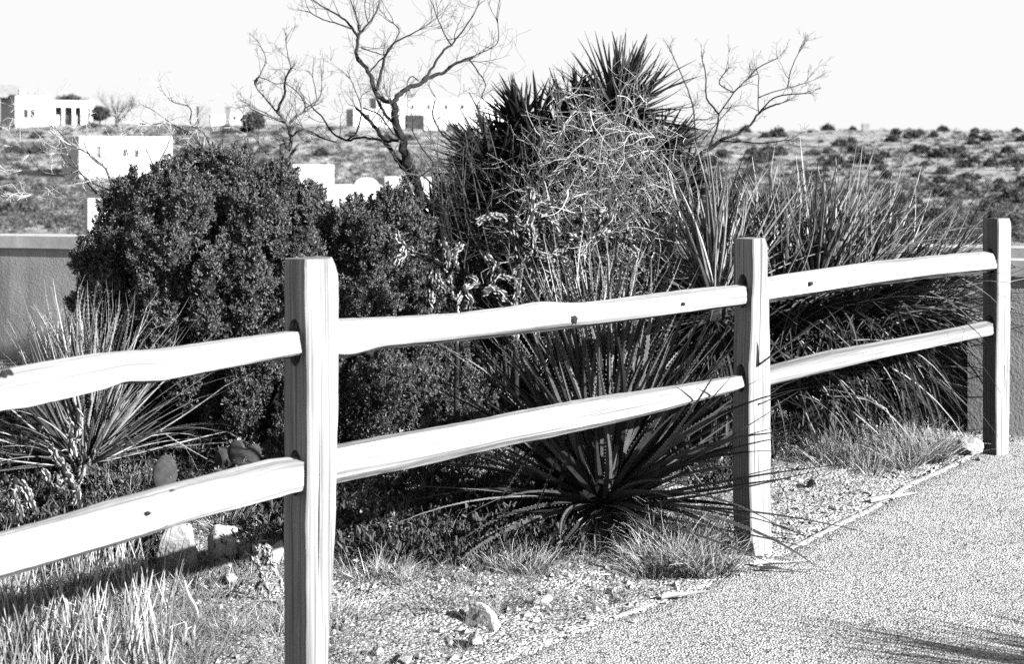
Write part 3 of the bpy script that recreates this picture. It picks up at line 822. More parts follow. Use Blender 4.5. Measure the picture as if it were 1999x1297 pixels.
traced_tree('mesquite_tree', 'bare mesquite reaching up to the right behind the right side of the yucca', 'tree', 8.7, [
    (11, 7, [(40, 800), (90, 700), (140, 620), (230, 550), (300, 500)]), (6, 3, [(300, 500), (400, 460), (470, 410), (520, 345), (600, 300), (640, 290)]),
    (5, 3, [(240, 540), (290, 420), (300, 350), (380, 230), (450, 160)]), (4, 2, [(300, 350), (230, 260), (225, 130), (205, 50)]),
    (3, 2, [(520, 345), (515, 260), (520, 140)]), (3, 2, [(515, 260), (620, 220), (700, 200), (770, 180)]), (4, 2, [(160, 620), (170, 500), (150, 300), (110, 180), (40, 20)]),
    (4, 2, [(0, 360), (80, 320), (150, 310)]), (3, 2, [(680, 200), (700, 100), (740, 10)]), (4, 2, [(90, 700), (60, 560), (140, 400), (230, 380)]),
    (4, 2, [(100, 680), (190, 520), (330, 350)]), (3, 2, [(380, 230), (300, 180), (330, 120)]), (3, 2, [(450, 160), (520, 90), (620, 40)]), (4, 2, [(300, 500), (420, 505), (560, 510), (660, 495)]),
    (3, 2, [(520, 345), (600, 260), (700, 240), (770, 235)]),
], 44, (1299, 100), 2.85, M['trunk'], M['twig'], dens=8, twl=(.05, .15), r_tw=.0024)

# pale tangled shrub in front of the yucca
def tangle(D, base_cols, tips, seed, label, n, rr, mat, cat='shrub', base_py=620, kids=(3, 5), bend=.10):
    rng = random.Random(seed)
    b = P(base_cols[0], base_py, D); root = empty('bare_shrub', Vector((b.x, b.y, gz(b.x, b.y))), label, cat)
    S = MB(); T = MB()
    for i in range(n):
        bx = rng.uniform(*base_cols); t = rng.choice(tips)
        tx, ty = t[0] + rng.uniform(-t[2], t[2]), t[1] + rng.uniform(-t[3], t[3])
        p0 = P(bx, base_py, D + rng.uniform(-.12, .12)); p0.z = gz(p0.x, p0.y) - .02
        p3 = P(tx, ty, D + rng.uniform(-.4, .35))
        mid = p0.lerp(p3, .5) + rvec(rng) * .12
        C = catmull([p0, p0.lerp(mid, .5) + rvec(rng) * .05, mid, mid.lerp(p3, .5) + rvec(rng) * .09, p3], 4)
        m = len(C); rad = [rr * (1 - .8 * k / (m - 1)) + .001 for k in range(m)]
        S.tube(C, rad, 4, False)
        for _ in range(9):
            k = rng.randint(int(m * .45), m - 2)
            d = ((C[k + 1] - C[k]).normalized() * .6 + rvec(rng)).normalized()
            twig(T, C[k], d, rng.uniform(.10, .32), .0020, rng, 1, wander=.16, up=-.02, bend=bend, kids=kids)
    S.build('stems', M['twig'], root); T.build('twigs', mat, root)
tangle(8.15, (1080, 1300), [(1160, 210, 90, 70), (1150, 170, 80, 40), (1230, 230, 60, 60), (1060, 260, 50, 60), (1180, 190, 70, 50), (1120, 190, 50, 50), (1130, 300, 130, 60), (1260, 330, 120, 90), (1060, 400, 120, 60), (1220, 200, 60, 40), (1350, 400, 80, 60), (1200, 420, 120, 50)],
       61, 'tangle of pale curving twigs hanging in front of the tall yucca', 80, .0066, M['twig_pale'], bend=.2)
tangle(8.4, (900, 1010), [(870, 250, 60, 60), (960, 270, 50, 60), (850, 360, 60, 50), (1000, 330, 60, 60), (900, 330, 60, 60)],
       62, 'thin leafless shrub between the mesquite trunk and the tall yucca', 26, .006, M['twig'])

# ------------------------------------------------------------------ junipers
def tuft_mesh(name, C, Dn, leaves, ln, wd, spread, seed, mat, parent, Nv=None):
    """numpy: every tuft = a spray of narrow quads about its direction"""
    rs = np.random.RandomState(seed)
    n = len(C); C = np.repeat(C, leaves, 0); D_ = np.repeat(Dn, leaves, 0)
    D_ = D_ + rs.normal(0, spread, D_.shape); D_ /= np.linalg.norm(D_, axis=1)[:, None] + 1e-9
    if Nv is not None:
        NN = np.repeat(Nv, leaves, 0) + rs.normal(0, .42, D_.shape); C = C + rs.normal(0, .003, C.shape)
    S = np.cross(D_, rs.normal(0, 1, D_.shape) if Nv is None else NN); S /= np.linalg.norm(S, axis=1)[:, None] + 1e-9
    l = ln * rs.uniform(.6, 1.3, (len(C), 1)); w = wd * rs.uniform(.7, 1.3, (len(C), 1))
    v = np.stack([C - S * w * .5, C + S * w * .5, C + D_ * l + S * w * .32, C + D_ * l - S * w * .32], 1).reshape(-1, 3)
    me = bpy.data.meshes.new(name); nv = len(v); nf = nv // 4
    me.vertices.add(nv); me.vertices.foreach_set('co', v.ravel())
    me.loops.add(nv); me.loops.foreach_set('vertex_index', np.arange(nv))
    me.polygons.add(nf); me.polygons.foreach_set('loop_start', np.arange(0, nv, 4)); me.polygons.foreach_set('loop_total', np.full(nf, 4))
    me.update(); me.validate()
    return link(name, me, mat, parent)
def blob(mb, c, r, h, nu=8, nv=5):
    b = len(mb.v)
    for j in range(1, nv):
        t = math.pi * j / nv
        for k in range(nu):
            p = 2 * math.pi * k / nu; mb.v.append(c + Vector((math.sin(t) * math.cos(p) * r, math.sin(t) * math.sin(p) * r, math.cos(t) * h)))
    mb.v += [c + Vector((0, 0, h)), c - Vector((0, 0, h))]; T_, B_ = len(mb.v) - 2, len(mb.v) - 1
    for j in range(nv - 2):
        for k in range(nu): mb.face((b + j * nu + k, b + (j + 1) * nu + k, b + (j + 1) * nu + (k + 1) % nu, b + j * nu + (k + 1) % nu))
    for k in range(nu): mb.face((T_, b + k, b + (k + 1) % nu)); mb.face((B_, b + (nv - 2) * nu + (k + 1) % nu, b + (nv - 2) * nu + k))
def juniper(label, D, blobs, seed, base):
    rng = random.Random(seed)
    b = P(base, 900, D); root = empty('juniper_bush', Vector((b.x, b.y, gz(b.x, b.y))), label, 'bush')
    C = []; Dn = []; NV = []; Tm = MB()
    for (px, py, rx, ry, dd) in blobs:
        c = P(px, py + 14, D + dd); a = rx / F * D; h = ry / F * D; dp = min(a, .42)
        foot = Vector((b.x + rng.uniform(-.15, .15), b.y + rng.uniform(-.1, .1), root.location.z - .03))
        Tm.tube(catmull([foot, foot.lerp(c, .5) + rvec(rng) * .06, c], 4), [.022 - .0016 * k for k in range(9)], 6)
        rs = np.random.RandomState(rng.randint(0, 10 ** 6))
        nl = int(76 * (a * h + dp * h + a * dp)) + 4
        for _ in range(nl):
            u = rvec(rng)
            if u.y > .6: continue
            lr = rng.uniform(.040, .105); lh = lr * rng.uniform(1.0, 1.9)
            r_ = rng.uniform(.66, 1.06)
            lc = c + Vector((u.x * a, u.y * dp, u.z * h)) * r_ + Vector((0, 0, .02))
            Tm.tube([c.lerp(lc, .4), lc], [.007, .003], 3, False)
            n = int(lr * lh * 52000); blob(Tm, lc, lr * .52, lh * .58)  # added dark solid core, not wood, keeps the clump opaque inside
            for _ in range(int(260 * lr)):          # feathery shoots standing out of the clump
                sw = rvec(rng); sw.z = abs(sw.z) * 1.2 - .25; sax = (sw * .55 + Vector((0, 0, .9)) + rvec(rng) * .35).normalized()
                sb = lc + Vector((sw.x * lr, sw.y * lr, sw.z * lh)) * .80; sl = rng.uniform(.03, .075); sr = rng.uniform(.008, .017); m_ = int(sl * 1100)
                tt = rs.random(m_); ph = rs.uniform(0, 6.283, m_); e1 = np.array(sax.orthogonal().normalized()); e2 = np.cross(np.array(sax), e1)
                ro = (np.cos(ph)[:, None] * e1 + np.sin(ph)[:, None] * e2); rad_ = (sr * (1 - tt * .8))[:, None]
                C.append(np.array(sb) + tt[:, None] * sl * np.array(sax) + ro * rad_); NV.append(ro * .9 + np.array(sax) * .2); Dn.append(ro * .5 + np.array(sax) + rs.normal(0, .3, (m_, 3)))
            w = rs.normal(0, 1, (n, 3)); w /= np.linalg.norm(w, axis=1)[:, None]
            # knobbly surface: a few sub-clumps per lobe
            kn = rs.normal(0, 1, (14, 3)); kn /= np.linalg.norm(kn, axis=1)[:, None]
            dt = (w @ kn.T).max(1); q = (.62 + .52 * np.clip((dt - .6) / .4, 0, 1)) * rs.uniform(.84, 1.05, n) + (rs.random(n) < .06) * rs.uniform(0, .3, n)
            tp = 1 - .35 * np.clip(w[:, 2], 0, 1)
            P_ = np.stack([w[:, 0] * lr * tp, w[:, 1] * lr * tp, w[:, 2] * lh], 1) * q[:, None]
            near = kn[(w @ kn.T).argmax(1)]
            C.append(P_ + np.array(lc)); nv = w * .55 + (w - near * .55) * .6 + np.array((0, 0, .12)); NV.append(nv)
            dn = rs.normal(0, .7, (n, 3)) + np.array((0, 0, .9)) + w * .25; Dn.append(dn)
        n = int(2600 * a * h)
        w = rs.normal(0, 1, (n, 3)); w /= np.linalg.norm(w, axis=1)[:, None]; w *= (rs.random((n, 1)) ** .5) * .62
        C.append(w * np.array((a, dp, h)) + np.array(c)); NV.append(rs.normal(0, 1, (n, 3))); Dn.append(rs.normal(0, 1, (n, 3)))
    C = np.concatenate(C); Dn = np.concatenate(Dn); NV = np.concatenate(NV)
    tuft_mesh('foliage', C, Dn, 2, .0115, .0046, .35, seed, M['juniper'], root, NV)
    Tm.build('branches', M['trunk'], root)  # real limbs plus the added dark clump cores
juniper('big dark juniper bush behind the left part of the fence', 8.0, [
    (440, 418, 85, 75, 0), (310, 470, 80, 85, .05), (640, 490, 48, 55, .05), (350, 395, 22, 45, .1), (505, 372, 22, 45, .1), (560, 375, 22, 40, .1), (425, 352, 24, 34, .1), (235, 425, 22, 42, .1), (600, 430, 22, 40, .1), (245, 505, 65, 75, .1), (540, 430, 55, 80, .1), (390, 520, 150, 105, -.15), (520, 545, 115, 110, -.2),
    (168, 560, 34, 55, 0), (205, 480, 40, 50, .1), (300, 610, 115, 95, -.1), (440, 670, 160, 110, -.2), (600, 505, 65, 85, 0), (590, 640, 80, 100, -.1), (350, 365, 50, 40, .1), (560, 790, 130, 110, -.15),
    (380, 800, 150, 100, -.05), (255, 400, 30, 40, .1), (475, 372, 40, 35, .1), (225, 700, 75, 90, 0)], 101, 400)
juniper('smaller dark juniper bush right behind the nearest post', 7.9, [
    (740, 475, 62, 65, 0), (800, 520, 50, 85, .05), (680, 560, 60, 85, 0), (755, 600, 90, 90, -.1), (840, 640, 60, 80, 0), (740, 730, 105, 100, -.1), (850, 790, 90, 90, 0), (700, 830, 80, 70, -.1), (765, 420, 26, 28, .05)], 102, 750)
juniper('low evergreen added to darken the space under the yucca behind the cholla', 8.6, [  # bush added to make the area under the yucca dark
    (930, 560, 90, 100, .1), (1050, 580, 110, 100, .1), (1180, 600, 110, 90, .1), (1290, 640, 90, 90, .1), (980, 720, 120, 110, 0), (1150, 750, 130, 100, 0), (1300, 760, 100, 90, 0), (1060, 500, 80, 60, .15), (1200, 500, 80, 60, .15)], 103, 1100)

# ------------------------------------------------------------------ cholla cactus
def cholla(label, D, off, sc, lines, seed, group=None, rcore=.0135):
    rng = random.Random(seed)
    px0, py0 = lines[0][0]; b = P(off[0] + px0 / sc, off[1] + py0 / sc, D)
    root = empty('cholla_cactus', Vector((b.x, b.y, gz(b.x, b.y))), label, 'cactus', group)
    core = MB(); tb = MB(); known = []
    for li, pts in enumerate(lines):
        px = [(off[0] + x / sc, off[1] + y / sc) for x, y in pts]; st = D
        if known:
            k = min(known, key=lambda q: (q[0] - px[0][0]) ** 2 + (q[1] - px[0][1]) ** 2)
            if (k[0] - px[0][0]) ** 2 + (k[1] - px[0][1]) ** 2 < 40 ** 2: st = k[2]
        en = st + rng.uniform(-.15, .15); W = []
        for i, (x, y) in enumerate(px):
            dd = st + (en - st) * i / max(1, len(px) - 1); W.append(P(x, y, dd)); known.append((x, y, dd))
        if li == 0: W.insert(0, root.location - Vector((0, 0, .03)))
        C = catmull(W, 5); m = len(C); r0 = rcore * rng.uniform(.75, 1.1)
        for q in C[1:]: q += rvec(rng) * .006
        core.tube(C, [r0] * m, 7)
        # rows of long tubercles with a few spines
        s = 0; ang = rng.uniform(0, 6)
        for i in range(m - 1):
            seg = (C[i + 1] - C[i]); L = seg.length; t = seg.normalized()
            e1 = t.orthogonal().normalized(); e2 = t.cross(e1)
            k = 0
            while s < L:
                for j in range(3):
                    if rng.random() < .38 or (li == 0 and i < 5): continue
                    a = ang + rng.uniform(-.3, .3) + j * 2.094; o = C[i] + t * s; out = e1 * math.cos(a) + e2 * math.sin(a)
                    tl = rng.uniform(.008, .022); tw = rng.uniform(.003, .0062); b0 = len(tb.v); sd = t.cross(out)
                    cpt = o + out * r0
                    for q in (cpt - t * tl, cpt + sd * tw, cpt + t * tl, cpt - sd * tw): tb.v.append(q)
                    tb.v.append(cpt + out * .0065 + t * tl * .35)
                    for f in ((0, 1, 4), (1, 2, 4), (2, 3, 4), (3, 0, 4)): tb.face(tuple(b0 + q for q in f))
                    if rng.random() < .5:
                        b1 = len(tb.v); tip = cpt + out * .0065 + t * tl * .35; dv = (out + rvec(rng) * .6).normalized()
                        tb.v += [tip - sd * .0008, tip + sd * .0008, tip + dv * .017]; tb.face((b1, b1 + 1, b1 + 2))
                s += .0085; ang += 1.15
            s -= L
    core.build('stems', M['cholla_core'], root, True); tb.build('tubercles', M['cholla'], root)
GC = 'cholla cacti in front of the yucca'
o5 = (650, 350)
cholla('cholla with outstretched arms right of the juniper', 7.5, o5, 2.85, [
    [(690, 900), (680, 740), (660, 650), (640, 560)], [(640, 560), (600, 480), (490, 430), (400, 370), (350, 310)], [(400, 380), (380, 430), (345, 460)],
    [(640, 560), (635, 460), (615, 350)], [(680, 740), (720, 620), (800, 580), (750, 540)], [(560, 460), (540, 540), (535, 620), (550, 700)], [(660, 650), (600, 600), (570, 520)],
    [(690, 500), (670, 440), (700, 370)], [(690, 800), (760, 700), (720, 600)]], 201, GC)
cholla('cholla with an arched arm below the mesquite trunk', 7.7, o5, 2.85, [
    [(1020, 900), (1010, 700), (1030, 560), (1030, 440), (1010, 330), (990, 240)], [(1000, 230), (930, 200), (850, 210), (800, 245)], [(1000, 220), (1070, 270), (1130, 250), (1190, 220), (1240, 270), (1250, 310)],
    [(1030, 560), (920, 540), (900, 480), (850, 420)], [(1030, 500), (1080, 440), (1130, 415), (1200, 430), (1260, 440), (1330, 470)], [(1010, 700), (900, 640), (830, 620)],
    [(1070, 270), (1100, 180), (1150, 150), (1210, 135)], [(960, 640), (870, 610), (840, 640)], [(1040, 450), (980, 500), (1010, 520)], [(900, 620), (880, 560), (930, 510)]], 202, GC)
cholla('densest cholla in the middle, under the pale tangle of twigs', 7.8, o5, 2.85, [
    [(1130, 900), (1130, 640), (1120, 500), (1110, 330), (1090, 250)], [(1110, 330), (1160, 250), (1180, 210)], [(1120, 500), (1230, 520), (1260, 580)], [(1130, 640), (1200, 500), (1220, 430), (1290, 380)],
    [(1110, 400), (1060, 380), (1030, 300)], [(1130, 600), (1060, 560), (1040, 620)], [(1230, 520), (1230, 600), (1250, 680)], [(1090, 250), (1110, 130), (1100, 60)]], 203, GC)
cholla('cholla with knobbly clustered arms left of the spiky pale sotol', 7.9, o5, 2.85, [
    [(1600, 900), (1600, 620), (1580, 500), (1570, 400), (1560, 320)], [(1560, 320), (1490, 290), (1390, 330), (1310, 315)], [(1460, 300), (1490, 240), (1480, 170)], [(1400, 320), (1390, 230), (1385, 140)],
    [(1390, 230), (1335, 235)], [(1560, 320), (1640, 350), (1745, 360)], [(1640, 350), (1700, 420), (1720, 500)], [(1580, 500), (1470, 500), (1450, 600)], [(1580, 500), (1430, 440), (1330, 385)],
    [(1490, 290), (1530, 220), (1550, 170)], [(1640, 350), (1650, 260)], [(1580, 560), (1650, 480), (1640, 400)], [(1390, 330), (1400, 400), (1380, 440)]], 204, GC)
o7 = (0, 842)
cholla('spiny cholla stems at the left edge between the two rails', 6.6, o7, 2.85, [
    [(420, 420), (420, 200), (400, 60), (380, -60)], [(420, 300), (480, 180), (540, 100)], [(420, 250), (330, 170), (280, 80)], [(400, 80), (440, -20), (420, -120)],
    [(420, 330), (380, 260), (340, 170)]], 205, None, .013)
cholla('forked short cholla just above the lower rail near the left edge', 6.5, o7, 2.85, [[(110, 570), (90, 400), (30, 250)], [(100, 500), (180, 430), (120, 290)], [(90, 400), (60, 340), (80, 270)]], 215, None, .013)
cholla('single leaning cholla stem between the two forked cactus plants at left', 6.7, o7, 2.85, [[(330, 480), (290, 330), (240, 220)], [(300, 360), (330, 300), (310, 240)]], 216, None, .011)
cholla('stubby cholla on the ground just right of the nearest post', 6.4, (650, 842), 2.85, [
    [(60, 640), (110, 570), (200, 500), (250, 440), (240, 370)], [(230, 480), (300, 520), (340, 570)], [(300, 520), (330, 450)], [(110, 570), (60, 540), (40, 500)]], 206, None, .008)
cholla('thin grey cactus skeleton between the pitted stones and the nearest post', 5.6, (250, 1000), 5.69, [
    [(1490, 1000), (1470, 900), (1440, 830)], [(1600, 1000), (1530, 800), (1480, 650), (1420, 520), (1410, 300)], [(1420, 540), (1450, 350), (1420, 200)], [(1410, 330), (1340, 340), (1250, 290)],
    [(1450, 240), (1480, 180), (1530, 175)], [(1480, 650), (1560, 520), (1500, 350)], [(1690, 780), (1620, 600), (1560, 420), (1500, 330)], [(1440, 830), (1500, 760), (1480, 680)]], 207, None, .004)

# ------------------------------------------------------------------ prickly pear
def pads(label, D, items, seed):
    rng = random.Random(seed)
    b = P(items[0][0], items[0][1] + items[0][3], D); root = empty('prickly_pear', Vector((b.x, b.y, gz(b.x, b.y))), label, 'cactus')
    for (px, py, rx, ry, yaw, tilt) in items:
        bm = bmesh.new(); bmesh.ops.create_uvsphere(bm, u_segments=18, v_segments=12, radius=1)
        a = rx / F * D; h = ry / F * D
        for v in bm.verts:
            k = 1 - .28 * max(0, -v.co.z)
            v.co = Vector((v.co.x * a * k, v.co.y * .014, v.co.z * h)) * (1 + .04 * n3(v.co.x * 3, v.co.z * 3, seed))
        bmesh.ops.transform(bm, matrix=Matrix.Translation(P(px, py, D + rng.uniform(-.05, .05))) @ Matrix.Rotation(R(yaw), 4, 'Z') @ Matrix.Rotation(R(tilt), 4, 'Y'), verts=bm.verts)
        me = bpy.data.meshes.new('pad'); bm.to_mesh(me); bm.free()
        po = link('pad', me, M['pad'], root, True)
        sp = MB(); vs = [(v.co.copy(), v.normal.copy()) for v in me.vertices]
        for _ in range(60):
            q, nn = rng.choice(vs)
            for _ in range(2):
                dv = (nn + rvec(rng) * .5).normalized(); b_ = len(sp.v); sd = dv.orthogonal() * .0007
                sp.v += [q - sd, q + sd, q + dv * rng.uniform(.008, .02)]; sp.face((b_, b_ + 1, b_ + 2))
        for k_ in range(len(sp.v)): sp.v[k_] = sp.v[k_] + Vector(root.location)
        tag(sp.build('spines', M['straw'], po), kind='stuff')
pads('lone shade-darkened rounded prickly pear pad above the lower left rail', 6.7, [(322, 930, 25, 42, 25, 5), (345, 975, 22, 30, -20, -25)], 1)
pads('cluster of prickly pear pads beside the nearest post, left of it', 7.0, [(440, 905, 22, 34, 10, -12), (462, 885, 20, 26, -15, 5), (492, 892, 18, 26, 20, 20), (478, 925, 24, 26, 0, 10), (430, 940, 20, 26, 30, -20)], 2)

# ------------------------------------------------------------------ rocks
def rock(label, px, py, w, h, dp, seed, mat='rock', D=None, flat=0.0, group=None, rot=0, pts=14):
    rng = random.Random(seed)
    D = D or (EYE - .01) * F / (py + h - YH)
    W = w / F * D; H = h / F * D
    c = P(px, py + h * .5, D)
    bm = bmesh.new()
    for _ in range(pts):
        u = rvec(rng); bm.verts.new((u.x, u.y, u.z))
    r = bmesh.ops.convex_hull(bm, input=bm.verts[:])
    bmesh.ops.delete(bm, geom=[v for v in bm.verts if not v.link_faces], context='VERTS')
    bmesh.ops.bevel(bm, geom=bm.edges[:], offset=.10, segments=2, affect='EDGES', profile=.6)
    bmesh.ops.triangulate(bm, faces=bm.faces[:])
    bmesh.ops.subdivide_edges(bm, edges=[e for e in bm.edges if e.calc_length() > .25], cuts=2, use_grid_fill=True)
    bmesh.ops.triangulate(bm, faces=bm.faces[:])
    for v in bm.verts: v.co *= 1 + .07 * n3(v.co.x * 3 + seed, v.co.y * 3, v.co.z * 3) + .03 * n3(v.co.x * 9, v.co.y * 9 + seed, v.co.z * 9)
    xs = [v.co.x for v in bm.verts]; zs = [v.co.z for v in bm.verts]
    sx = W / (max(xs) - min(xs)); sz = H * 1.15 / (max(zs) - min(zs)); mx = (max(xs) + min(xs)) / 2; mz = (max(zs) + min(zs)) / 2
    for v in bm.verts: v.co = Vector(((v.co.x - mx) * sx, v.co.y * W * dp, (v.co.z - mz) * sz))
    if rot: bmesh.ops.rotate(bm, verts=bm.verts, cent=(0, 0, 0), matrix=Matrix.Rotation(R(rot), 3, 'Y'))
    gr = gz(c.x, c.y); zc = max(c.z, gr + H * .30) if D < 12 else c.z
    zc = min(zc, gr + H * .62)
    bmesh.ops.translate(bm, verts=bm.verts, vec=(c.x, c.y, zc))
    me = bpy.data.meshes.new('rock'); bm.to_mesh(me); bm.free()
    o = link('rock', me, M[mat], None, False, Vector((c.x, c.y, gr)))
    return tag(o, label, 'rock', group)
def slab():
    rng = random.Random(4); c = P(944, 1232, 5.32); c.z = gz(c.x, c.y)
    prof_ = [(-.052, -.02), (-.058, .040), (-.040, .056), (-.012, .050), (.020, .034), (.050, .006), (.062, -.02)]
    bm = bmesh.new(); t = Vector((.80, -.60, 0)).normalized(); n_ = Vector((-.58, -.72, .42)).normalized(); up_ = n_.cross(t) * -1
    if up_.z < 0: up_ = -up_
    for k in (-1, 1):
        for (a, h) in prof_:
            s_ = .93 if k > 0 else 1.0
            bm.verts.new(c + t * (a * s_ * 1.15 + rng.uniform(-.003, .003)) + up_ * (h * s_ * 1.15) + n_ * (k * .015 + rng.uniform(-.003, .003)) + Vector((0, 0, .012)))
    bmesh.ops.convex_hull(bm, input=bm.verts[:]); bmesh.ops.bevel(bm, geom=bm.edges[:], offset=.003, segments=1, affect='EDGES')
    bmesh.ops.triangulate(bm, faces=bm.faces[:]); bmesh.ops.subdivide_edges(bm, edges=[e for e in bm.edges if e.calc_length() > .012], cuts=2, use_grid_fill=True)
    bmesh.ops.triangulate(bm, faces=bm.faces[:])
    for v in bm.verts: v.co += Vector((n3(v.co.x * 60, v.co.y * 60, v.co.z * 60), n3(v.co.x * 60, v.co.y * 60, 9), n3(v.co.z * 60, v.co.x * 60, 4))) * .0028
    me = bpy.data.meshes.new('rock'); bm.to_mesh(me); bm.free()
    o = link('rock', me, M['rock'], None, False, c); tag(o, 'largest pale slab of rock, tilted, on the gravel near the bottom centre', 'rock')
slab()
rock('small rounded stone touching the foot of the tilted slab', 928, 1236, 30, 26, .9, 8)
rock('squat pale rock at the bottom edge, left of the tilted slab', 802, 1252, 50, 40, .8, 9)
rock('pale rounded stone with a dark shadow, right below the big dark sotol', 1056, 1150, 46, 36, .8, 10)
rock('pitted pale limestone block, the wider of two, under the lower left rail', 345, 1018, 90, 96, .6, 16, 'rock_pit', pts=18)
rock('narrow pitted limestone, the one nearer the post, under the lower left rail', 436, 1030, 62, 84, .55, 13, 'rock_pit', pts=16)
rock('round half-buried stone in the grass below the narrow pitted limestone', 446, 1118, 38, 22, .9, 14)
rock('pale stone among straw stalks at lower left', 314, 1182, 40, 26, .8, 15)
rock('flat pale rock right beside the foot of the nearest post', 700, 1088, 50, 24, .8, 17)
rock('angular rock touching the left side of the nearest post', 535, 1060, 40, 44, .8, 18)
rock('small pale stone beside the flat rock near the post', 762, 1100, 30, 20, .9, 19)
rock('small stone low in the frame, between the nearest post and the squat rock', 738, 1268, 24, 16, .9, 20)
rock('dark clod on the dirt between the second and third posts', 1586, 957, 22, 16, .8, 22, 'rock_pit')
rock('bright flat stone lying in front of the grass near the third post', 1893, 850, 60, 28, .6, 24, D=8.0)

# ------------------------------------------------------------------ gravel, litter, grass
def pebbles():
    rng = random.Random(9); mb = MB(); n = 0
    oct_f = ((0, 2, 4), (2, 1, 4), (1, 3, 4), (3, 0, 4), (2, 0, 5), (1, 2, 5), (3, 1, 5), (0, 3, 5))
    while n < 15000:
        y = rng.uniform(4.4, 9.3); x = rng.uniform(-2.1, 3.0)
        off = edge_x(y) - x
        if off < -.12 or (off < 0 and rng.random() > .15): continue
        if off > 2.6 and rng.random() > .3: continue
        r = .0035 + .016 * rng.random() ** 6
        z = gz(x, y) + r * .2; b = len(mb.v)
        if off < 0: z = prof(y) + .014 + r * .3
        a = rng.uniform(0, 3.14); c, s = math.cos(a), math.sin(a)
        for (ux, uy, uz) in ((1, 0, 0), (-1, 0, 0), (0, 1, 0), (0, -1, 0), (0, 0, .75), (0, 0, -.75)):
            ux *= rng.uniform(.7, 1.3); uy *= rng.uniform(.6, 1.1)
            mb.v.append(Vector((x + (ux * c - uy * s) * r + rng.uniform(-.2, .2) * r, y + (ux * s + uy * c) * r, z + uz * r)))
        for f in oct_f: mb.face(tuple(b + q for q in f))
        n += 1
    o = mb.build('gravel', M['pebble'], None); tag(o, 'loose pale gravel scattered over the dirt beside the path', 'gravel', None, 'stuff')
pebbles()
def litter():
    rng = random.Random(19); mb = MB(); n = 0
    while n < 13000:
        y = rng.uniform(4.5, 9.0); x = rng.uniform(-2.2, 3.0); off = edge_x(y) - x
        if off < .03: continue
        if rng.random() > min(1, .25 + off * .6): continue
        L = rng.uniform(.015, .075); a = rng.uniform(0, 6.28); w = rng.uniform(.0008, .0022)
        d = Vector((math.cos(a), math.sin(a), rng.uniform(-.1, .35))); s = Vector((-d.y, d.x, 0)).normalized() * w
        p = Vector((x, y, gz(x, y) + .004)); q = p + d * L; m_ = p.lerp(q, .5) + Vector((0, 0, L * .12)); b = len(mb.v)
        mb.v += [p - s, p + s, m_ - s, m_ + s, q]
        mb.face((b, b + 1, b + 3, b + 2)); mb.face((b + 2, b + 3, b + 4)); n += 1
    o = mb.build('plant_litter', M['straw_dark'], None); tag(o, 'dry straw and leaf litter strewn over the dirt behind the fence', 'litter', None, 'stuff')
litter()

def blade(mb, p, d, L, w, rng, bend=.5, n=5, m=0):
    d = d.normalized(); s = d.cross(rvec(rng)); 
    if s.length < .1: s = Vector((1, 0, 0))
    s.normalize(); b = len(mb.v); ds = L / n; cv = rvec(rng) * bend; cv.z = -abs(cv.z) * .8
    for i in range(n + 1):
        t = i / n; ww = w * (1 - t * .8) * .5
        mb.v.append(p - s * ww); mb.v.append(p + s * ww)
        d = (d + cv * ds * 6 * t).normalized(); p = p + d * ds
    for i in range(n): mb.face((b + 2 * i, b + 2 * i + 1, b + 2 * i + 3, b + 2 * i + 2), m)
def tuft(mb, c, n, L, w, rng, spread=.05, lean=.6, bend=.5, axis=None):
    for _ in range(n):
        a = rng.uniform(0, 6.28); r = spread * math.sqrt(rng.random()); q = Vector((c.x + math.cos(a) * r, c.y + math.sin(a) * r, c.z))
        d = Vector((math.cos(a) * lean * rng.random(), math.sin(a) * lean * rng.random(), 1)) + rvec(rng) * .25
        if axis: d += axis
        blade(mb, q, d, rng.uniform(*L), w * rng.uniform(.6, 1.3), rng, bend)
def G(px, py):
    """ground point under a picture position"""
    D = EYE * F / (py - YH)
    for _ in range(6):
        x = K(px) * D; D = (EYE - gz(x, D, False) - .012) * F / (py - YH)
    x = K(px) * D; return Vector((x, D, gz(x, D)))
GT = 'dry grass tufts around the sotol and the fence'
TL = [
 (810, 1075, 260, (.08, .2), 'wispy dry grass tuft left of the dark sotol, in the shade', 1.0), (1015, 1120, 420, (.06, .15), 'bright round tuft of dry grass low at the left foot of the dark sotol', .9),
 (1330, 1120, 900, (.10, .28), 'big fuzzy mound of pale dry grass between the dark sotol and the second post', 1.1), (1290, 1060, 420, (.14, .34), 'tall tangled dry grass growing through the right side of the dark sotol', 1.1),
 (1790, 905, 800, (.10, .26), 'bright fuzzy grass mound in the gap left of the third post', 1.3), (1735, 925, 300, (.06, .17), 'low straw tuft in front of the grass mound left of the third post', 1.0), (1640, 900, 420, (.10, .26), 'sparse tall dry grass under the drooping sotol leaves', 1.6),
 (1540, 870, 260, (.12, .28), 'dry grass stems right behind the second post', 1.2), (490, 1240, 240, (.04, .11), 'small round spiky grass tuft just left of the nearest post', .6), (730, 1130, 200, (.05, .13), 'short dry grass tuft right of the nearest post', .9),
 (680, 1200, 500, (.04, .10), 'low mat of fine grass hugging the right foot of the nearest post', 1.6), (480, 1040, 180, (.10, .20), 'straw tuft drooping over the pitted stones below the lower left rail', .8), (250, 960, 420, (.10, .24), 'bright dry grass at the foot of the pale left sotol', 1.5),
 (560, 1010, 150, (.1, .2), 'faint dry grass in the shade behind the nearest post', 1.0), (930, 1050, 200, (.06, .15), 'fine dry grass behind the left arms of the dark sotol', 1.2), (400, 1140, 300, (.05, .12), 'pale low grass below the pitted stones', 1.2)]
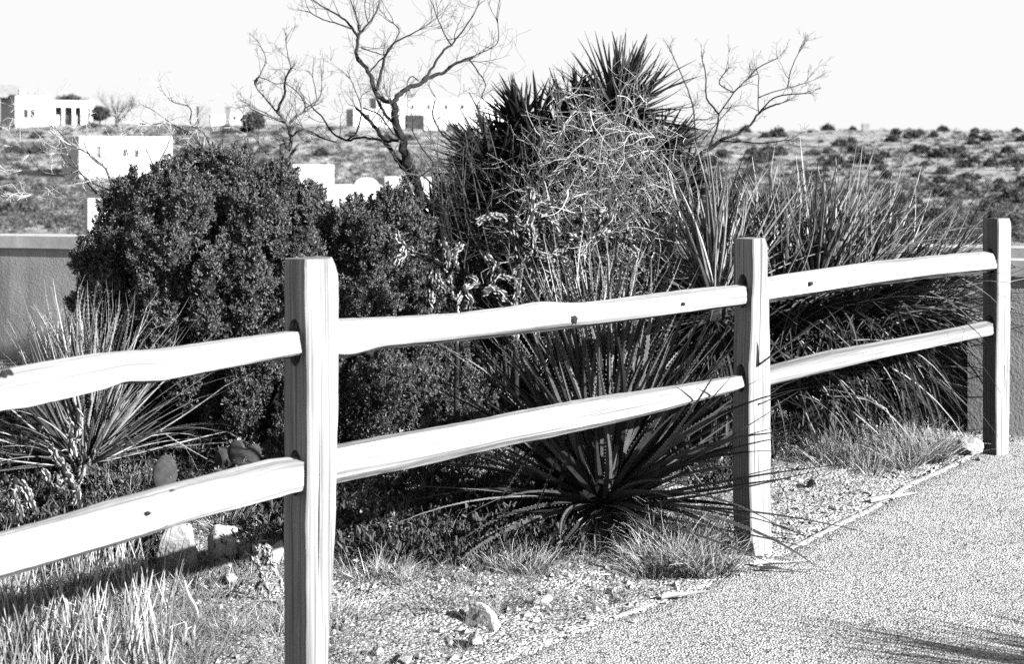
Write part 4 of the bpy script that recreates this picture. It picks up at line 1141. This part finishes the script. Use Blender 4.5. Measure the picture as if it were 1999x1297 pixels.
for i, (px, py, n, L, lab, sp) in enumerate(TL):
    rng = random.Random(300 + i); c = G(px, py); mb = MB()
    for q in range(6):
        cc = c + Vector((rng.gauss(0, .085) * sp, rng.gauss(0, .05) * sp, 0)); cc.z = gz(cc.x, cc.y) if edge_x(cc.y) - cc.x > 0 else c.z
        f_ = rng.uniform(.5, 1.15)
        tuft(mb, cc, int(n * .27), (L[0] * f_, L[1] * f_), .0024, rng, .07 * sp, 1.7, 1.8)
    o = mb.build('grass_tuft', M['straw'], None, False, c); tag(o, lab, 'grass', GT)
# straw field in the lower left corner
rng = random.Random(401); mb = MB()
for _ in range(260):
    c = G(rng.uniform(-60, 420), rng.uniform(1110, 1420))
    if c.y > 6.2: continue
    tuft(mb, c, 26, (.04, .16), .0024, rng, .06, 1.7, 1.5)
o = mb.build('matted_grass', M['straw_dark'], None); tag(o, 'matted grass darkened to stand in for shade between the straw stalks, lower left corner', 'grass', None, 'stuff'); mb = MB()  # darker straw stands in for the shade between the stalks
for _ in range(420):
    c = G(rng.uniform(-60, 330), rng.uniform(1140, 1420))
    d = Vector((rng.uniform(-.35, .35), rng.uniform(-.2, .2), 1)); L = rng.uniform(.12, .30) * (1.2 if rng.random() < .2 else 1)
    p = c; pts = [p]; 
    for k in range(5):
        p = p + (d + rvec(rng) * .12).normalized() * L / 5; pts.append(p)
    mb.tube(pts, [.0026, .0024, .0022, .0018, .0015, .0009], 4, False)
    if rng.random() < .5:
        for _ in range(3):
            k = rng.randint(1, 4); blade(mb, pts[k], d + rvec(rng), rng.uniform(.03, .08), .0026, rng, .8)
o = mb.build('dry_grass', M['straw'], None); tag(o, 'upright pale straw stalks filling the lower left corner', 'grass', None, 'stuff')
# thin low grass everywhere behind the fence
rng = random.Random(402); mb = MB()
for _ in range(3200):
    c = G(rng.uniform(-40, 1900), rng.uniform(860, 1330))
    off = edge_x(c.y) - c.x
    if off < .10 or c.y > 9: continue
    if off < .45 and c.x > -.6 and rng.random() < .45: continue
    if n3(c.x * 1.5, c.y * 1.5, 9) < -.05 and rng.random() < .7: continue
    tuft(mb, c, 14, (.025, .11), .0018, rng, .06, 2.0, 1.6)
o = mb.build('ground_grass', M['straw_dark'], None); tag(o, 'thin low dry grass and weeds over the dirt behind the fence', 'grass', None, 'stuff')
rng = random.Random(403); C = []; Dn = []; mb = MB()  # weeds added and coloured dark so the shaded ground looks darker
for _ in range(1500):
    c = G(rng.uniform(-60, 1500), rng.uniform(850, 1120)); off = edge_x(c.y) - c.x
    if off < .75 or c.y > 9.3: continue
    if n3(c.x * 2, c.y * 2, 31) < -.12: continue
    h = rng.uniform(.04, .16)
    for _ in range(26):
        q = rvec(rng); C.append((c.x + q.x * .07, c.y + q.y * .07, c.z + abs(q.z) * h)); Dn.append((q.x, q.y, abs(q.z) + .5))
o = tuft_mesh('shade_fill_weeds', np.array(C), np.array(Dn), 2, .030, .008, .6, 77, M['weed'], None)
tag(o, 'low weeds and leaf litter, added and darkened to stand in for shade under the junipers and the yucca', 'weeds', None, 'stuff')
# dead broken stalks, lower left
for i, (px, py, h, lean, lab) in enumerate(((395, 1225, .17, -.35, 'thickest dead stalk standing by the small spiky grass tuft'), (352, 1290, .13, .05, 'short dead stalk at the bottom, left of the thickest one'), (372, 1270, .09, .1, 'stubby dead stalk between two taller ones'), (150, 1260, .22, -.3, 'leaning dead stalk in the straw at lower left'))):
    rng = random.Random(500 + i); c = G(px, py); mb = MB(); p = c - Vector((0, 0, .02)); pts = [p]
    for k in range(6): p = p + (Vector((lean, 0, 1)) + rvec(rng) * .25).normalized() * h / 6; pts.append(p)
    mb.tube(pts, [.008, .0075, .007, .0065, .006, .0055, .004], 6)
    for k in range(4): 
        q = pts[rng.randint(2, 6)]; mb.tube([q, q + (rvec(rng) + Vector((0, 0, .4))) * .03], [.004, .001], 4, False)
    o = mb.build('dead_stalk', M['straw'], None, False, c); tag(o, lab, 'dead stalk', 'dead stalks in the straw')
# fallen leaves and sticks
def fallen(px, py, L, ang, lab, w=.02, seed=1, mat='straw', curl=.3):
    rng = random.Random(seed); c = G(px, py); c.z += .012
    if edge_x(c.y) - c.x < .05: c.z = prof(c.y) + .026
    mb = MB(); a = R(ang); d = Vector((math.cos(a), math.sin(a), .05))
    leaf(mb, c, d, L, w, .05, rng, nseg=8, twist=.7, channel=.4)
    n = len(mb.v)
    for k in range(n):
        mb.v[k] = Vector((mb.v[k].x + curl * .03 * math.sin(k * .4), mb.v[k].y, max(mb.v[k].z, c.z - .006) + .006 * abs(math.sin(k * .25))))
    o = mb.build('fallen_leaf', M[mat], None, False, c); tag(o, lab, 'fallen leaf', 'fallen leaves along the path edge')
fallen(1700, 985, .34, 25, 'long pale fallen leaf along the path edge between the second and third posts', .022, 1)
fallen(1470, 1108, .30, 12, 'curled dry leaf on the path just right of the second post', .02, 2)
fallen(1480, 1118, .26, -8, 'dark straight fallen leaf below the second post', .016, 3, 'dead')
fallen(1195, 1165, .14, 60, 'bent pale leaf scrap standing at the bottom of the dark sotol', .02, 4)
fallen(1290, 1175, .20, 15, 'pale leaf lying where the path starts below the dark sotol', .018, 5)
fallen(1800, 925, .22, 170, 'white leaf scrap on the dirt in front of the bright grass mound', .02, 6)
c = G(555, 1190); mb = MB(); mb.tube([c + Vector((-.13, .03, .01)), c + Vector((-.05, .01, .02)), c + Vector((.02, 0, .018)), c + Vector((.2, .02, .03))], [.0035, .004, .004, .003], 6)
o = mb.build('stick', M['straw'], None, False, c); tag(o, 'straight pale stick lying behind the foot of the nearest post', 'stick')

# ------------------------------------------------------------------ houses across the valley
def house_frame(D, pm, pl, pr, al):
    mc, u, v, b, a = corner(D, pm, pl, pr, al)
    return Vector((mc.x, mc.y, 0)), Vector((u.x, u.y, 0)), Vector((v.x, v.y, 0)), b, a
def volume(root, D, pm, pl, pr, al, ptop, parapet=.35, nm='wall', mat='house', back=None, zbot=None):
    mc, u, v, b, a = house_frame(D, pm, pl, pr, al)
    a = min(a, 9.0) if a > 0 else 6.0
    zt = zat(ptop, D); gzs = [gz(*(mc + u * s * b + v * t * a).xy) for s in (0, 1) for t in (0, 1)]
    z0 = (min(gzs) - .8) if zbot is None else zbot
    mb = MB(); th = .3; up = Vector((0, 0, 1))
    o = mc + up * z0; H = zt - z0
    mb.box(o, u * b, v * th, up * H); mb.box(o + v * (a - th), u * b, v * th, up * H)
    mb.box(o + v * th, u * th, v * (a - 2 * th), up * (H - .003)); mb.box(o + v * th + u * (b - th), u * th, v * (a - 2 * th), up * (H - .003))
    mb.build(nm, M[mat], root)
    mb = MB(); mb.box(o + v * th + u * th + up * (H - parapet), u * (b - 2 * th), v * (a - 2 * th), up * .15); mb.build('roof', M['roof'], root)
    return mc, u, v, b, a, zt
def window(root, fr, D, x0, x1, y0, y1, nm='window'):
    mc, u = fr[0], fr[1]; n = Vector((u.y, -u.x, 0))
    def s_of(px): return (K(px) * mc.y - mc.x) / (u.x - K(px) * u.y)
    s0, s1 = s_of(x0), s_of(x1); dd = (mc + u * s0).y; zt, zb = zat(y0, dd), zat(y1, dd)
    mb = MB(); fw = .05; o = mc + u * s0 + Vector((0, 0, zb)) + n * .10; up = Vector((0, 0, 1)); W = s1 - s0; H = zt - zb; back = n * -.098
    for (a_, wv, hv) in ((0, fw, H), (W - fw, fw, H)): mb.box(o + u * a_, u * wv, up * hv, back)
    mb.box(o + u * fw, u * (W - 2 * fw), up * fw, back); mb.box(o + u * fw + up * (H - fw), u * (W - 2 * fw), up * fw, back)
    f = mb.build(nm, M['frame'], root)
    mb = MB(); mb.box(o + u * fw + up * fw - n * .06, u * (W - 2 * fw), up * (H - 2 * fw), n * -.035); mb.build('pane', M['pane'], f)
    return f
def house(label, D, pm, pl, pr, al, ptop, wins=(), cat='house', nm='house'):
    mc = house_frame(D, pm, pl, pr, al)[0]
    root = empty(nm, Vector((mc.x, mc.y, gz(mc.x, mc.y))), label, cat)
    fr = volume(root, D, pm, pl, pr, al, ptop)
    for w in wins: window(root, fr, D, *w)
    return root, fr
up = Vector((0, 0, 1))
# top left: main house, pitched roof behind, porch wing
rt, fr = house('white adobe house with grey pitched roof, porch and chimney at the far left ridge', 262, 30, -30, 101, R(32), 187, [(46, 55, 212, 230), (59, 68, 212, 230)])
mc, u, v, b, a, zt = fr
mb = MB(); o_ = mc + v * 3 - u * 6 + up * (zat(185, 262) - .05)
L_ = 9.4; 
c0, c1, c2, c3 = o_, o_ + u * L_, o_ + u * (L_ + .3) + v * 7, o_ + v * 7
r0, r1 = o_ + u * 0 + v * 3.5 + up * 1.9, o_ + u * (L_ - 1.2) + v * 3.5 + up * 1.9
b0 = len(mb.v); mb.v += [c0, c1, c2, c3, r0, r1, c0 - up * .3, c1 - up * .3, c2 - up * .3, c3 - up * .3]
for f in ((0, 1, 5, 4), (2, 3, 4, 5), (1, 2, 5), (3, 0, 4), (6, 7, 1, 0), (7, 8, 2, 1), (8, 9, 3, 2), (9, 6, 0, 3), (9, 8, 7, 6)): mb.face(f)
mb.build('pitched_roof', M['roof'], rt)
mb = MB(); mb.box(mc + u * .9 + v * .6 + up * zt, u * .95, v * .9, up * 1.0); mb.box(mc + u * .8 + v * .5 + up * (zt + 1.0), u * 1.15, v * 1.1, up * .12); mb.build('chimney', M['house'], rt)
# porch wing: beam on posts with deep shade behind
mc, u, v, b, a, zt = fr; D = 262
s0 = b + .05; zt2 = zat(194, D); zg = gz(mc.x + 6, mc.y) - .6; W = 6.9
mb = MB(); o_ = mc + u * s0 + v * .2
mb.box(o_ + up * (zt2 - 1.1), u * W, v * .3, up * 1.1); mb.box(o_ + v * 2.6 + up * zg, u * W, v * .3, up * (zt2 - zg)); mb.box(o_ + v * .3 + up * (zt2 - .5), u * W, v * 2.3, up * .15)
mb.box(o_ + u * (W - .3) + v * .3 + up * zg, u * .3, v * 2.3, up * (zt2 - zg - .52)); mb.build('porch_wall', M['house'], rt)
for s in (0.35, 1.9, 3.6, 5.0, 6.5):
    mb = MB(); mb.box(o_ + u * (s - .25) + up * zg, u * (.5 if s != 5.0 else 1.2), v * .29, up * (zt2 - 1.11 - zg)); mb.build('porch_post', M['house'], rt)
mb = MB(); mb.box(o_ + u * 2.4 + v * 2.5 + up * (zg + .5), u * 1.1, v * .08, up * 2.3); mb.build('door', M['pane'], rt)

house('white flat-roofed house with dark left side half hidden behind the big juniper', 185, 155, 120, 336, R(31), 266, [(190, 197, 284, 309), (240, 247, 291, 306), (263, 271, 292, 307)])
house('small white cube house between the two junipers, upper of the pair', 172, 572, 556, 652, R(20), 322, [(600, 606, 345, 360)])
rt, fr = house('low white house with two narrow dark windows above the smaller juniper', 135, 628, 614, 746, R(18), 362, [(671, 680, 397, 418), (711, 720, 396, 417)])
mb = MB(); mc, u, v, b, a, zt = fr
arch = []
n = 14
for k in range(n + 1):
    t = math.pi * k / n; arch.append((2.6 - 1.0 * math.cos(t), .62 * math.sin(t)))
o_ = mc + u * 1.2 + v * .05 + up * zt
for (x, z) in arch:
    mb.v.append(o_ + u * x + up * z); mb.v.append(o_ + u * x + up * z + v * .8)
for k in range(n): mb.face((2 * k, 2 * k + 2, 2 * k + 3, 2 * k + 1))
mb.face(tuple(2 * k for k in range(n + 1))); mb.face(tuple(2 * k + 1 for k in reversed(range(n + 1)))); mb.build('rounded_parapet', M['house'], rt)
house('white building wing right behind the house with two narrow windows', 143, 752, 740, 842, R(15), 346, [(783, 793, 374, 392)])
# long building on the ridge behind the mesquite
rt, fr = house('long white two-storey building with a row of small square windows behind the mesquite', 280, 735, 722, 1005, R(16), 190,
      [(803, 808, 204, 213), (834, 840, 204, 213), (868, 874, 204, 213), (899, 906, 204, 213), (930, 935, 204, 212), (872, 895, 242, 262)])
mc, u, v, b, a, zt = fr
nn = Vector((u.y, -u.x, 0))
mb = MB(); mb.box(mc + u * 4.6 + nn * 3.2 + up * (gz(mc.x, mc.y) - 1), u * 3.0, nn * -3.1, up * (zat(224, 277) - gz(mc.x, mc.y) + 1)); mb.build('shaded_opening_block', M['pane'], rt)  # dark block standing in for the shadow of an opening
house('low white annex left of the long building on the ridge', 272, 690, 676, 790, R(18), 212, [(712, 722, 222, 232)])
house('small white house with a dark wing on the ridge above the big juniper', 268, 412, 392, 500, R(24), 222, [(455, 461, 226, 234)])
rt = house('dark square tower house on the skyline above the big juniper', 263, 388, 384, 411, R(22), 207)[0]
for ch in rt.children:
    ch.data.materials.clear(); ch.data.materials.append(M['roof'])
# gate pillar on the skyline
c = P(444, 243, 262); c.z = gz(c.x, c.y); mb = MB()
mb.box(c + Vector((-.35, 0, -.5)), Vector((.7, 0, 0)), Vector((0, .7, 0)), up * (zat(208, 262) - c.z + .3)); mb.box(c + Vector((-.45, -.1, zat(208, 262) - c.z - .2)), Vector((.9, 0, 0)), Vector((0, .9, 0)), up * .2)
o = mb.build('stone_pillar', M['roof'], None, False, c); tag(o, 'dark slender pillar on the skyline right of the dark tower house', 'pillar')
house('pale block building low at left, just above the left garden wall', 112, 172, 165, 226, R(28), 388, [(181, 184, 403, 420)], 'shed', 'shed')
rt = house('tiny dark building on the skyline at far right', 290, 1684, 1682, 1698, R(10), 241, [], 'shed', 'shed')[0]
for ch in rt.children:
    ch.data.materials.clear(); ch.data.materials.append(M['roof'])

# ------------------------------------------------------------------ far trees and scrub
def far_tree(px, py_base, D, h, w, seed, label, leafy):
    rng = random.Random(seed); c = P(px, py_base, D); c.z = gz(c.x, c.y)
    root = empty('leafy_tree' if leafy else 'bare_tree', c, label, 'tree'); T = MB(); B = MB(); C = []; Dn = []
    T.tube([c - up * .2, c + up * h * .3], [h * .05, h * .04], 7)
    for i in range(7 if not leafy else 5):
        a = i * 2.4 + rng.uniform(-.4, .4); d = Vector((math.cos(a) * w / h, math.sin(a) * w / h, rng.uniform(.8, 1.5)))
        p = c + up * h * rng.uniform(.12, .3); pts = [p]
        for k in range(6): p = p + (d.normalized() + rvec(rng) * .25).normalized() * h * .12; pts.append(p)
        T.tube(pts, [h * .022 * (1 - k / 7) + .02 for k in range(7)], 5, False)
        if not leafy:
            for _ in range(16):
                q = pts[rng.randint(2, 6)]; twig(B, q, (d.normalized() + rvec(rng)), h * rng.uniform(.15, .35), .028, rng, 2, up=.1, kids=(3, 4))
    if leafy:
        for _ in range(2600):
            u_ = rvec(rng); s = rng.random() ** .4; lump = 1 + .35 * n3(u_.x * 2.5, u_.y * 2.5, u_.z * 2.5 + seed)
            p = c + up * h * .62 + Vector((u_.x * w * .5, u_.y * w * .5, u_.z * h * .38)) * s * lump; C.append(tuple(p)); Dn.append(tuple(u_))
        tuft_mesh('crown', np.array(C), np.array(Dn), 2, .28, .16, .7, seed, M['shrub'], root)
    T.build('trunk', M['trunk'], root)
    if not leafy: B.build('twigs', M['twig'], root)
far_tree(137, 200, 285, 5.0, 5.5, 1, 'round-topped dark tree showing above the porch roof of the far left house', True)
far_tree(228, 232, 262, 5.6, 8.0, 2, 'wide bare tree on the ridge right of the far left house', False)
far_tree(195, 215, 270, 2.8, 3.0, 3, 'small dark tree just right of the porch of the far left house', True)
far_tree(495, 245, 255, 3.2, 3.5, 4, 'dark bushy tree on the ridge left of the small bare mesquite', True)

protos = []
for k in range(6):
    rs = random.Random(700 + k); C = []; Dn = []
    for _ in range(420):
        u_ = rvec(rs); u_.z = abs(u_.z); lump = 1 + .5 * n3(u_.x * 2.2 + k * 5, u_.y * 2.2, u_.z * 2)
        C.append((u_.x * lump * rs.uniform(.3, 1), u_.y * lump * rs.uniform(.3, 1), u_.z * .75 * lump * rs.uniform(.2, 1))); Dn.append(tuple(u_))
    o = tuft_mesh('desert_shrub', np.array(C), np.array(Dn), 3, .20, .11, .8, k, M['shrub'], None)
    protos.append(o.data); bpy.data.objects.remove(o)
def depth_on_slope(px, py):
    D = 60.0
    while D < 340:
        x = K(px) * D
        if YH + (EYE - gz(x, D)) / D * F <= py: return D
        D += 1.5
    return None
rng = random.Random(808); cnt = 0; tries = 0
LB = {'R': ('dark desert shrub among many on the open hillside at right', 'shrubs scattered over the right hillside'),
      'L': ('dark desert shrub among many between the white houses', 'shrubs scattered between the far houses')}
used = []
while cnt < 285 and tries < 6000:
    tries += 1
    if rng.random() < .62: px, py = rng.uniform(1380, 2010), 248 + 215 * rng.random() ** 1.1; s = 'R'
    else: px, py = rng.uniform(-10, 960), 240 + 215 * rng.random(); s = 'L'
    if s == 'L' and (28 < px < 190 and py < 248 or 150 < px < 340 and 262 < py < 352 or 560 < px < 850 and 318 < py < 425 or 690 < px < 1005 and py < 268): continue
    D = depth_on_slope(px, py)
    if not D: continue
    c = Vector((K(px) * D, D, 0)); 
    if s == 'R' and py < 300 and n3(px * .012, py * .05, 3) < -.1: continue
    c.z = gz(c.x, c.y); r = rng.uniform(.35, 1.15) * (1.2 if D > 200 else .95)
    if any((c - q).length < rr + r * .7 for q, rr in used): continue
    used.append((c, r))
    o = bpy.data.objects.new('desert_shrub', rng.choice(protos)); COL.objects.link(o)
    o.location = c; o.rotation_euler = (0, 0, rng.uniform(0, 6.28)); o.scale = (r * rng.uniform(.8, 1.3), r, r * rng.uniform(.9, 1.5))
    tag(o, LB[s][0], 'shrub', LB[s][1]); cnt += 1
# low scrub, too small and dense to count
rng = random.Random(809); C = []; Dn = []
k = 0
while k < 10000:
    px, py = rng.uniform(-60, 2060), 250 + 230 * rng.random(); D = depth_on_slope(px, py)
    if not D: k += 1; continue
    x = K(px) * D
    dens = n3(x * .03, D * .03, 12) + (.26 if (px > 1500 and 310 < py < 460) else .3 if px < 960 else .22)
    if dens < rng.uniform(-.35, .35): k += 1; continue
    r = rng.uniform(.15, .75)
    for _ in range(20):
        u_ = rvec(rng); u_.z = abs(u_.z) * .7; C.append((x + u_.x * r, D + u_.y * r, gz(x, D) + u_.z * r)); Dn.append(tuple(u_))
    k += 1
o = tuft_mesh('low_scrub', np.array(C), np.array(Dn), 2, .16, .10, .8, 5, M['shrub'], None)
tag(o, 'low dark scrub speckling the pale hillsides', 'scrub', None, 'stuff')

# ------------------------------------------------------------------ light, sky, camera
saz = math.atan2(.85, -.52); sel = R(23)
sdir = Vector((math.sin(saz) * math.cos(sel), math.cos(saz) * math.cos(sel), math.sin(sel)))
ld = bpy.data.lights.new('sun', 'SUN'); ld.energy = 5.0; ld.angle = R(.5); ld.color = (1, 1, 1)
lo = bpy.data.objects.new('sun', ld); COL.objects.link(lo); lo.rotation_euler = (-sdir).to_track_quat('-Z', 'Y').to_euler(); lo.location = (5, -5, 8)

w = bpy.data.worlds.new('World'); scene.world = w; w.use_nodes = True
nt = w.node_tree; bg = nt.nodes['Background']
SKYCAP = .366 / .08
sky = nt.nodes.new('ShaderNodeTexSky'); sky.sky_type = 'NISHITA'; sky.sun_disc = False
sky.sun_elevation = sel; sky.sun_rotation = saz; sky.altitude = 1200; sky.air_density = 1.0; sky.dust_density = 1.5; sky.ozone_density = 1.0
sep = nt.nodes.new('ShaderNodeSeparateColor')      # black-and-white film behind a red filter
nt.links.new(sky.outputs['Color'], sep.inputs[0])
# bright horizon haze of a dry day, fading out with elevation
tc = nt.nodes.new('ShaderNodeTexCoord'); sx = nt.nodes.new('ShaderNodeSeparateXYZ'); nt.links.new(tc.outputs['Generated'], sx.inputs[0])
mr = nt.nodes.new('ShaderNodeMapRange'); mr.interpolation_type = 'SMOOTHSTEP'
for k_, v_ in (('From Min', .08), ('From Max', .30), ('To Min', 3.2), ('To Max', 1.0)): mr.inputs[k_].default_value = v_
nt.links.new(sx.outputs['Z'], mr.inputs['Value'])
mu = nt.nodes.new('ShaderNodeMath'); mu.operation = 'MULTIPLY'; nt.links.new(sep.outputs[0], mu.inputs[0]); nt.links.new(mr.outputs['Result'], mu.inputs[1])
mn = nt.nodes.new('ShaderNodeMath'); mn.operation = 'MINIMUM'; nt.links.new(mu.outputs[0], mn.inputs[0]); mn.inputs[1].default_value = SKYCAP
nt.links.new(mn.outputs[0], bg.inputs['Color'])
bg.inputs['Strength'].default_value = 0.08

cam = bpy.data.cameras.new('camera'); co = bpy.data.objects.new('camera', cam); COL.objects.link(co)
co.location = (0, 0, EYE); co.rotation_euler = (R(90), 0, 0)
cam.sensor_width = 36; cam.lens = F / 1999 * 36; cam.shift_y = -(648.5 - YH) / 1999
cam.clip_start = .05; cam.clip_end = 6000
cam.dof.use_dof = True; cam.dof.focus_distance = 6.2; cam.dof.aperture_fstop = 5.6
scene.camera = co
scene.view_settings.view_transform = 'Standard'; scene.view_settings.look = 'None'
scene.view_settings.exposure = 1.4; scene.view_settings.gamma = 1.0
scene.cycles.use_denoising = False
scene.cycles.max_bounces = 5; scene.cycles.diffuse_bounces = 0
